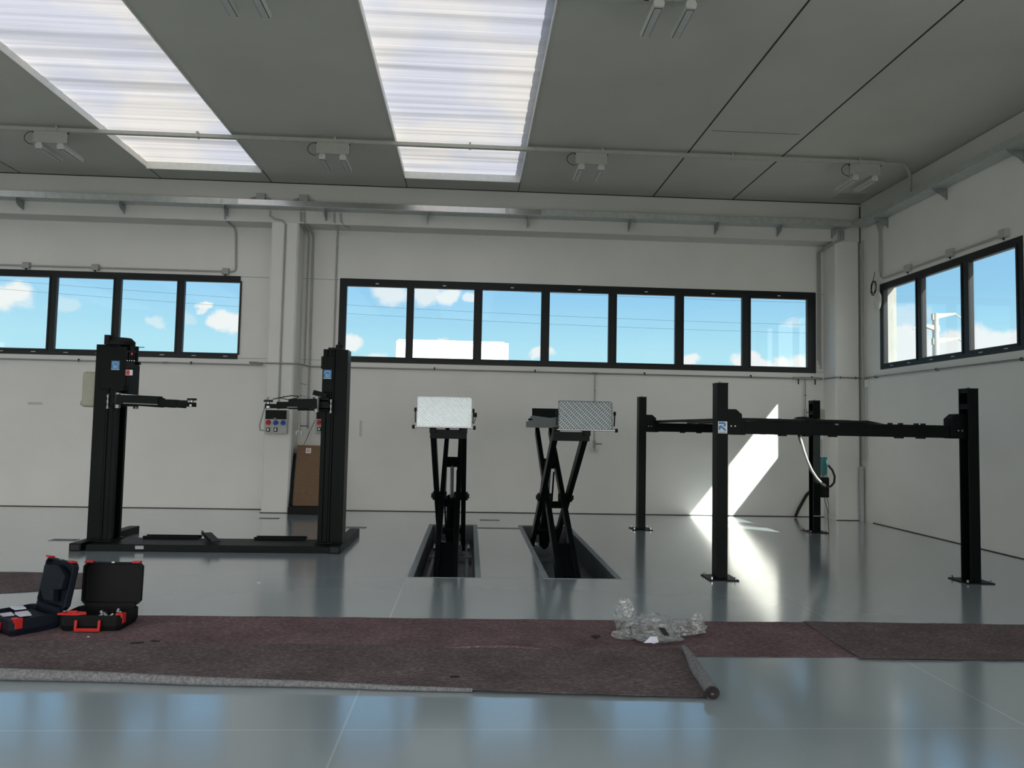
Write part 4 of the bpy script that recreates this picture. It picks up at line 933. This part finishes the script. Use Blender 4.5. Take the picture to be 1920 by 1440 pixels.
    MB().tube(pts, .021, 12).build('spiral_hose', M['hose'], t, smooth=True, label='pale grey hose sagging beside the far right post')
    MB().tube([(5.385, 12.0, 1.59), (5.387, 11.95, 1.50), (5.395, 11.9, 1.42)], .024, 12).build('hose_sleeve', M['rubber'], t, smooth=True)
    MB().tube([(5.72, 11.9, .76), (5.74, 11.88, .60), (5.80, 11.86, .35), (5.82, 11.86, .01)], .005, 6).build('cable', M['black'], t)
    MB().tube([(5.72, 11.9, 1.5), (5.70, 11.84, 1.1), (5.72, 11.84, .75), (5.84, 11.9, .45), (5.86, 11.95, .3)], .004, 6).build('cable', M['black'], t)
    MB().box(5.56, 5.68, 11.842, 11.849, .26, .275).build('cable_tie', M['galv'], rr_)
    return t
four_post()
tag(MB().tube([(6.15, 13.85, .02), (6.22, 13.88, .15), (6.34, 13.95, .30), (6.43, 13.99, .42), (6.52, 14.0, .50)], .028, 10).build('corrugated_hose', M['rubber'], smooth=True), 'black corrugated hose rising from the floor at the back wall behind the four post lift', 'hose')

# ------------------------------------------------------------------ felt strips
def strip(name, corners, nx, ny, m, label, z=.004, amp=.004, edge=.006, seed=0, cat='floor covering'):
    """corners: near left, near right, far right, far left; a thin sheet with a little relief and ragged edges"""
    rnd = random.Random(seed); a, b, c, d = [Vector((*q, 0)) for q in corners]
    ph = [rnd.uniform(0, 6.28) for _ in range(6)]
    mb = MB(); bm = mb.bm; G = []
    for i in range(nx+1):
        u = i/nx; col = []
        for j in range(ny+1):
            v = j/ny
            p = (a*(1-u)+b*u)*(1-v) + (d*(1-u)+c*u)*v
            p.x += edge*math.sin(7*v+ph[0])*(1 if u in (0, 1) else 0)
            p.y += (edge*.8*math.sin(p.x*3.1+ph[1])+edge*.4*math.sin(p.x*17+ph[2]))*abs(2*v-1)
            zz = z + amp*(math.sin(p.x*2.3+ph[3])*math.sin(p.y*4+ph[4])+1)*.5 + amp*.3*math.sin(p.x*9+p.y*5+ph[5])
            col.append(bm.verts.new((p.x, p.y, max(zz, z*.8))))
        G.append(col)
    for i in range(nx):
        for j in range(ny): bm.faces.new((G[i][j], G[i+1][j], G[i+1][j+1], G[i][j+1]))
    r = bmesh.ops.extrude_face_region(bm, geom=list(bm.faces))
    for q in r['geom']:
        if isinstance(q, bmesh.types.BMVert): q.co.z -= .003
    o = mb.build(name, M[m], smooth=True)
    return o
far = strip('felt_strip', [(-5.5, 5.42), (2.95, 5.30), (2.95, 6.25), (-5.5, 6.42)], 60, 6, 'felt', '', seed=1)
tag(far, 'long reddish brown felt strip crossing the floor under the tool cases', 'floor covering')
rgt = strip('felt_strip', [(2.80, 5.26), (7.1, 5.16), (7.1, 6.08), (2.84, 6.26)], 40, 6, 'felt2', '', z=.012, seed=4)
tag(rgt, 'felt strip overlapping the right end of the long reddish strip', 'floor covering')
# near strip with rolled edges
t = thing('felt_strip', (-.8, 4.9, 0), 'dark grey brown felt strip nearest the camera with rolled edges', 'floor covering')
o = strip('sheet', [(-5.5, 5.02), (1.47, 4.48), (1.60, 5.44), (-5.5, 5.66)], 60, 6, 'felt2', '', z=.018, seed=9)
o.parent = t; o.location = WPOS[o.name] - Vector((-.8, 4.9, 0))
n = 40; pts = []; rad = []
for i in range(n+1):
    u = i/n; x = -5.4 + 5.45*u; y = 5.02 + (4.60-5.02)*u
    pts.append((x, y + .006*math.sin(x*5), .014+.055*(1-u)**1.0*.75)); rad.append(.012+.045*(1-u))
MB().tube(pts, .04, 12, radii=rad).build('rolled_edge', M['felt_under'], t, smooth=True, label='pale grey underside rolled over along the near edge')
sp = [(1.575-.10*u+.004*math.sin(9*u), 5.40-.93*u, .040) for u in [i/14 for i in range(15)]]
MB().tube(sp, .035, 12, radii=[.018+.022*min(1, i/6) for i in range(15)]).build('rolled_edge', M['felt_under'], t, smooth=True, label='grey rolled up right hand end')
mb = MB(); q = []
for i in range(40): a = i*.42; r_ = .008+.0010*i; q.append((1.475+r_*math.cos(a), 4.462, .043+r_*.9*math.sin(a)))
mb.tube(q, .006, 6); mb.build('roll_end', M['scrap'], t)
# curled lip at the seam between the two strips
mb = MB(); mb.tube([(-.16+.8*u, 5.445-.03*u+.012*math.sin(3.1*u), .014+.014*math.sin(3.14*u)) for u in [i/12 for i in range(13)]], .009, 8, radii=[.003+.010*math.sin(3.14*i/12) for i in range(13)]); mb.build('curled_lip', M['felt'], t, smooth=True)
bk = strip('felt_strip', [(-6.3, 6.30), (-3.50, 7.42), (-3.55, 8.08), (-6.6, 8.08)], 20, 10, 'felt2', '', seed=12)
tag(bk, 'felt strip lying at an angle behind the tool cases at the left edge', 'floor covering')

# scraps
for (x, y, w, h, a, lb, m, z) in ((1.00, 5.78, .07, .05, .5, 'small dark felt scrap left of the plastic bag', 'scrap', .012), (-2.32, 5.53, .09, .03, .3, 'left one of two small dark scraps right of the black case', 'scrap', .02),
                         (-2.22, 5.60, .07, .03, -.3, 'right one of two small dark scraps right of the black case', 'scrap', .012), (-.06, 4.82, .06, .03, .1, 'dark scrap near the front edge of the nearest felt strip', 'scrap', .02),
                         (-2.74, 5.70, .018, .012, .2, 'tiny white chip on the felt before the black case', 'pap', .013), (-2.07, 7.68, .03, .03, .4, 'tiny pale speck on the bare floor before the two post lift', 'pap', .0005)):
    c, s = math.cos(a), math.sin(a)
    P = [(x+c*dx-s*dy, y+s*dx+c*dy) for dx, dy in ((-w/2, -h/2), (w*.3, -h*.6), (w/2, h*.1), (w*.1, h/2), (-w*.45, h*.4))]
    tag(MB().prism(P, 'z', z, z+.004).build('scrap', M[m]), lb, 'scrap')

# ------------------------------------------------------------------ crumpled plastic
def crumple(c, r, seed, n=4, spike=.26):
    rnd = random.Random(seed); bm = bmesh.new(); bmesh.ops.create_icosphere(bm, subdivisions=n, radius=1)
    ks = [(Vector((rnd.gauss(0, 1), rnd.gauss(0, 1), rnd.gauss(0, 1))).normalized(), rnd.uniform(2, 11), rnd.uniform(0, 6.28)) for _ in range(14)]
    for v in bm.verts:
        d = v.co.normalized(); k = 1.0
        for (q, f, p) in ks: k += spike*.25*(abs(math.sin(d.dot(q)*f+p))-.5)
        v.co = Vector((d.x*r[0]*k, d.y*r[1]*k, max(d.z*r[2]*k, -c[2]+.002))) + Vector(c)
    return bm
t = thing('plastic_bag', (1.5, 5.75, .008), 'crumpled clear plastic bag lying on the felt strips', 'bag')
mb = MB(); mb.bm.free(); big = bmesh.new()
for (c, r, sd) in (((1.43, 5.78, .075), (.20, .15, .085), 1), ((1.24, 5.85, .13), (.075, .05, .13), 2), ((1.66, 5.82, .06), (.18, .07, .055), 3), ((1.82, 5.88, .07), (.05, .03, .075), 5), ((1.44, 5.64, .035), (.17, .09, .03), 7), ((1.22, 5.72, .03), (.10, .05, .035), 8)):
    b2 = crumple(c, r, sd); me = bpy.data.meshes.new('tmp'); b2.to_mesh(me); b2.free(); big.from_mesh(me); bpy.data.meshes.remove(me)
for v in big.verts: v.co.z += .012
mb.bm = big; mb.build('film', M['film'], t)
for P in ([(1.245, 5.74, .10), (1.262, 5.735, .10), (1.268, 5.70, .03), (1.25, 5.70, .03)], [(1.44, 5.62, .125), (1.49, 5.62, .12), (1.52, 5.58, .07), (1.475, 5.58, .075)]):
    mb = MB(); v = [mb.bm.verts.new(p) for p in P] + [mb.bm.verts.new((p[0], p[1]-.003, p[2])) for p in P]
    for f in ((0,1,2,3),(7,6,5,4),(0,4,5,1),(1,5,6,2),(2,6,7,3),(3,7,4,0)): mb.bm.faces.new([v[i] for i in f])
    mb.build('printed_patch', M['ink'], t)
mb = MB()
P = [(1.31, 5.53, .035), (1.36, 5.52, .085), (1.41, 5.53, .08), (1.42, 5.52, .045), (1.38, 5.51, .035), (1.36, 5.50, .045)]
v = [mb.bm.verts.new(p) for p in P]; w = [mb.bm.verts.new((p[0], p[1]-.004, p[2])) for p in P]
mb.bm.faces.new(v); mb.bm.faces.new(w[::-1])
for i in range(6): mb.bm.faces.new((v[i], w[i], w[(i+1) % 6], v[(i+1) % 6]))
tag(mb.build('paper_scrap', M['pap']), 'folded white paper scrap tucked in front of the plastic bag', 'paper')

# ------------------------------------------------------------------ tool cases
def case(loc, rot, label, body, w=.46, d=.34, h=.115, lid_ang=97, contents=True, z=.01):
    t = thing('tool_case', (0, 0, 0), label, 'tool case')
    WPOS[t.name] = Vector((0, 0, 0))
    mb = MB(); ch = .03
    P = [(-w/2+ch, 0), (w/2-ch, 0), (w/2, ch), (w/2, d-ch), (w/2-ch, d), (-w/2+ch, d), (-w/2, d-ch), (-w/2, ch)]
    Q = [(x*.95, (y-d/2)*.93+d/2) for x, y in P]
    bm = mb.bm                      # open tub: outer shell tapering down, inner well
    rings = [[(x*.94, (y-d/2)*.94+d/2, 0) for x, y in P], [(x, y, h*.35) for x, y in P], [(x, y, h) for x, y in P], [(x, y, h) for x, y in Q], [(x, y, .02) for x, y in Q]]
    R_ = [[bm.verts.new(p) for p in r] for r in rings]
    for A, B in zip(R_, R_[1:]):
        for i in range(8): bm.faces.new((A[i], A[(i+1) % 8], B[(i+1) % 8], B[i]))
    bm.faces.new(R_[0][::-1]); bm.faces.new(R_[-1])
    base = mb.build('base_shell', M[body], t, bevel=.003)
    # lid, hinged at the rear top edge
    mb = MB(); bm = mb.bm; lh = .05; D = d*1.02
    rings = [[(x*.95, (y-d/2)*.95, lh) for x, y in P], [(x, (y-d/2), lh*.7) for x, y in P], [(x, (y-d/2), 0) for x, y in P], [(x*.94, (y-d/2)*.93, 0) for x, y in P], [(x*.92, (y-d/2)*.91, lh-.012) for x, y in P]]
    R_ = [[bm.verts.new(p) for p in r] for r in rings]
    for A, B in zip(R_, R_[1:]):
        for i in range(8): bm.faces.new((A[i], A[(i+1) % 8], B[(i+1) % 8], B[i]))
    bm.faces.new(R_[0]); bm.faces.new(R_[-1][::-1])
    Tm = Matrix.Translation((0, d, h+.004)) @ Matrix.Rotation(-math.radians(lid_ang), 4, 'X') @ Matrix.Translation((0, -d/2, 0))
    def tr(mb_):
        for v in mb_.bm.verts: v.co = Tm @ v.co
        return mb_
    tr(mb); lid = mb.build('lid', M[body], t, bevel=.003)
    for x in (-w*.40, w*.40):
        m2 = MB(); m2.box(x-.032, x+.032, -d/2-.012, -d/2+.002, -.015, .030); tr(m2); m2.build('latch', M['red'], lid, bevel=.003)
    m2 = MB(); m2.box(-.012, .012, -d/2-.006, -d/2+.004, .0, .02); tr(m2); m2.build('clasp', M['galv'], lid)
    MB().box(-w*.42, w*.42, d-.010, d+.014, h-.03, h+.022).build('hinge', M[body], t)
    # handle: red U hanging at the front
    hw = .085
    mb = MB(); mb.bar((-hw, -.014, h*.75), (-hw, -.022, .012), .018, .022, upv=(0, 1, 0)); mb.bar((hw, -.014, h*.75), (hw, -.022, .012), .018, .022, upv=(0, 1, 0)); mb.bar((-hw-.009, -.022, .016), (hw+.009, -.022, .016), .022, .024)
    mb.build('handle', M['red'], t, bevel=.004, label='red carrying handle')
    mb = MB(); mb.box(w/2-.010, w/2+.006, .03, .08, .05, h+.01); mb.box(w/2-.05, w/2+.004, .02, .06, h-.02, h+.012); mb.build('corner_latch', M['red'], t, bevel=.003)
    if contents:
        mb = MB(); rnd = random.Random(3)
        mb.box(-w*.44, w*.44, d*.12, d*.88, .02, .07); mb.build('insert', M['black'], t, bevel=.004)
        mb = MB()
        for k in range(7): x = rnd.uniform(-.05, .17); y = rnd.uniform(.1, .28); mb.cyl((x, y, .075), (x+rnd.uniform(-.05, .05), y+rnd.uniform(-.02, .03), .10), .013, 10)
        mb.build('tool_bit', M['galv'], t, smooth=True)
        mb = MB(); mb.prism([(-.235, .0), (-.10, -.012), (-.03, .02), (-.05, .06), (-.20, .075)], 'z', h+.002, h+.018); mb.cyl((-.17, .03, h+.018), (-.10, .03, h+.02), .012, 10)
        mb.build('tool_tray_flap', M['red'], t, bevel=.004)
    else:
        mb = MB()
        for k, (x, y) in enumerate(((-.10, .10), (-.02, .18), (.06, .15), (-.15, .2))): mb.prism([(x-.06, y-.03), (x+.05, y-.04), (x+.07, y+.03), (x-.04, y+.05)], 'z', .09+.008*k, .097+.008*k)
        mb.build('white_cloth', M['pap'], t)
        mb = MB(); mb.box(-w*.44, w*.44, d*.12, d*.88, .02, .085); mb.build('insert', M['navy'], t, bevel=.006)
        # lid lining with power tool recess shapes
        m2 = MB(); m2.prism([(-.18, -.12), (.02, -.14), (.17, -.08), (.16, .03), (.05, .05), (.08, .13), (-.06, .14), (-.16, .06)], 'z', -.03, .03); tr(m2); m2.build('lid_insert', M['navy'], lid, bevel=.01)
    t.location = (loc[0], loc[1], z); t.rotation_euler = (0, 0, rot)
    return t
case((-2.82, 5.86), math.radians(0), 'open black tool case with a red handle, right of the blue one', 'black', d=.33, lid_ang=92)
case((-3.47, 5.83), math.radians(-38), 'open dark blue tool case with red latches at the left picture edge', 'navy', w=.46, d=.36, lid_ang=100, contents=False)

for (x, z, w_, h_, lb) in ((-8.03+.12, 1.86, .26, .05, 'faint beige tape mark on the back wall at the left picture edge'), (-2.03, 1.52, .05, .30, 'faint vertical beige tape mark on the wall right of the two post lift')):
    tag(MB().box(x-w_/2, x+w_/2, 14.047, 14.0495, z-h_/2, z+h_/2).build('tape_mark', M['tape']), lb, 'tape')
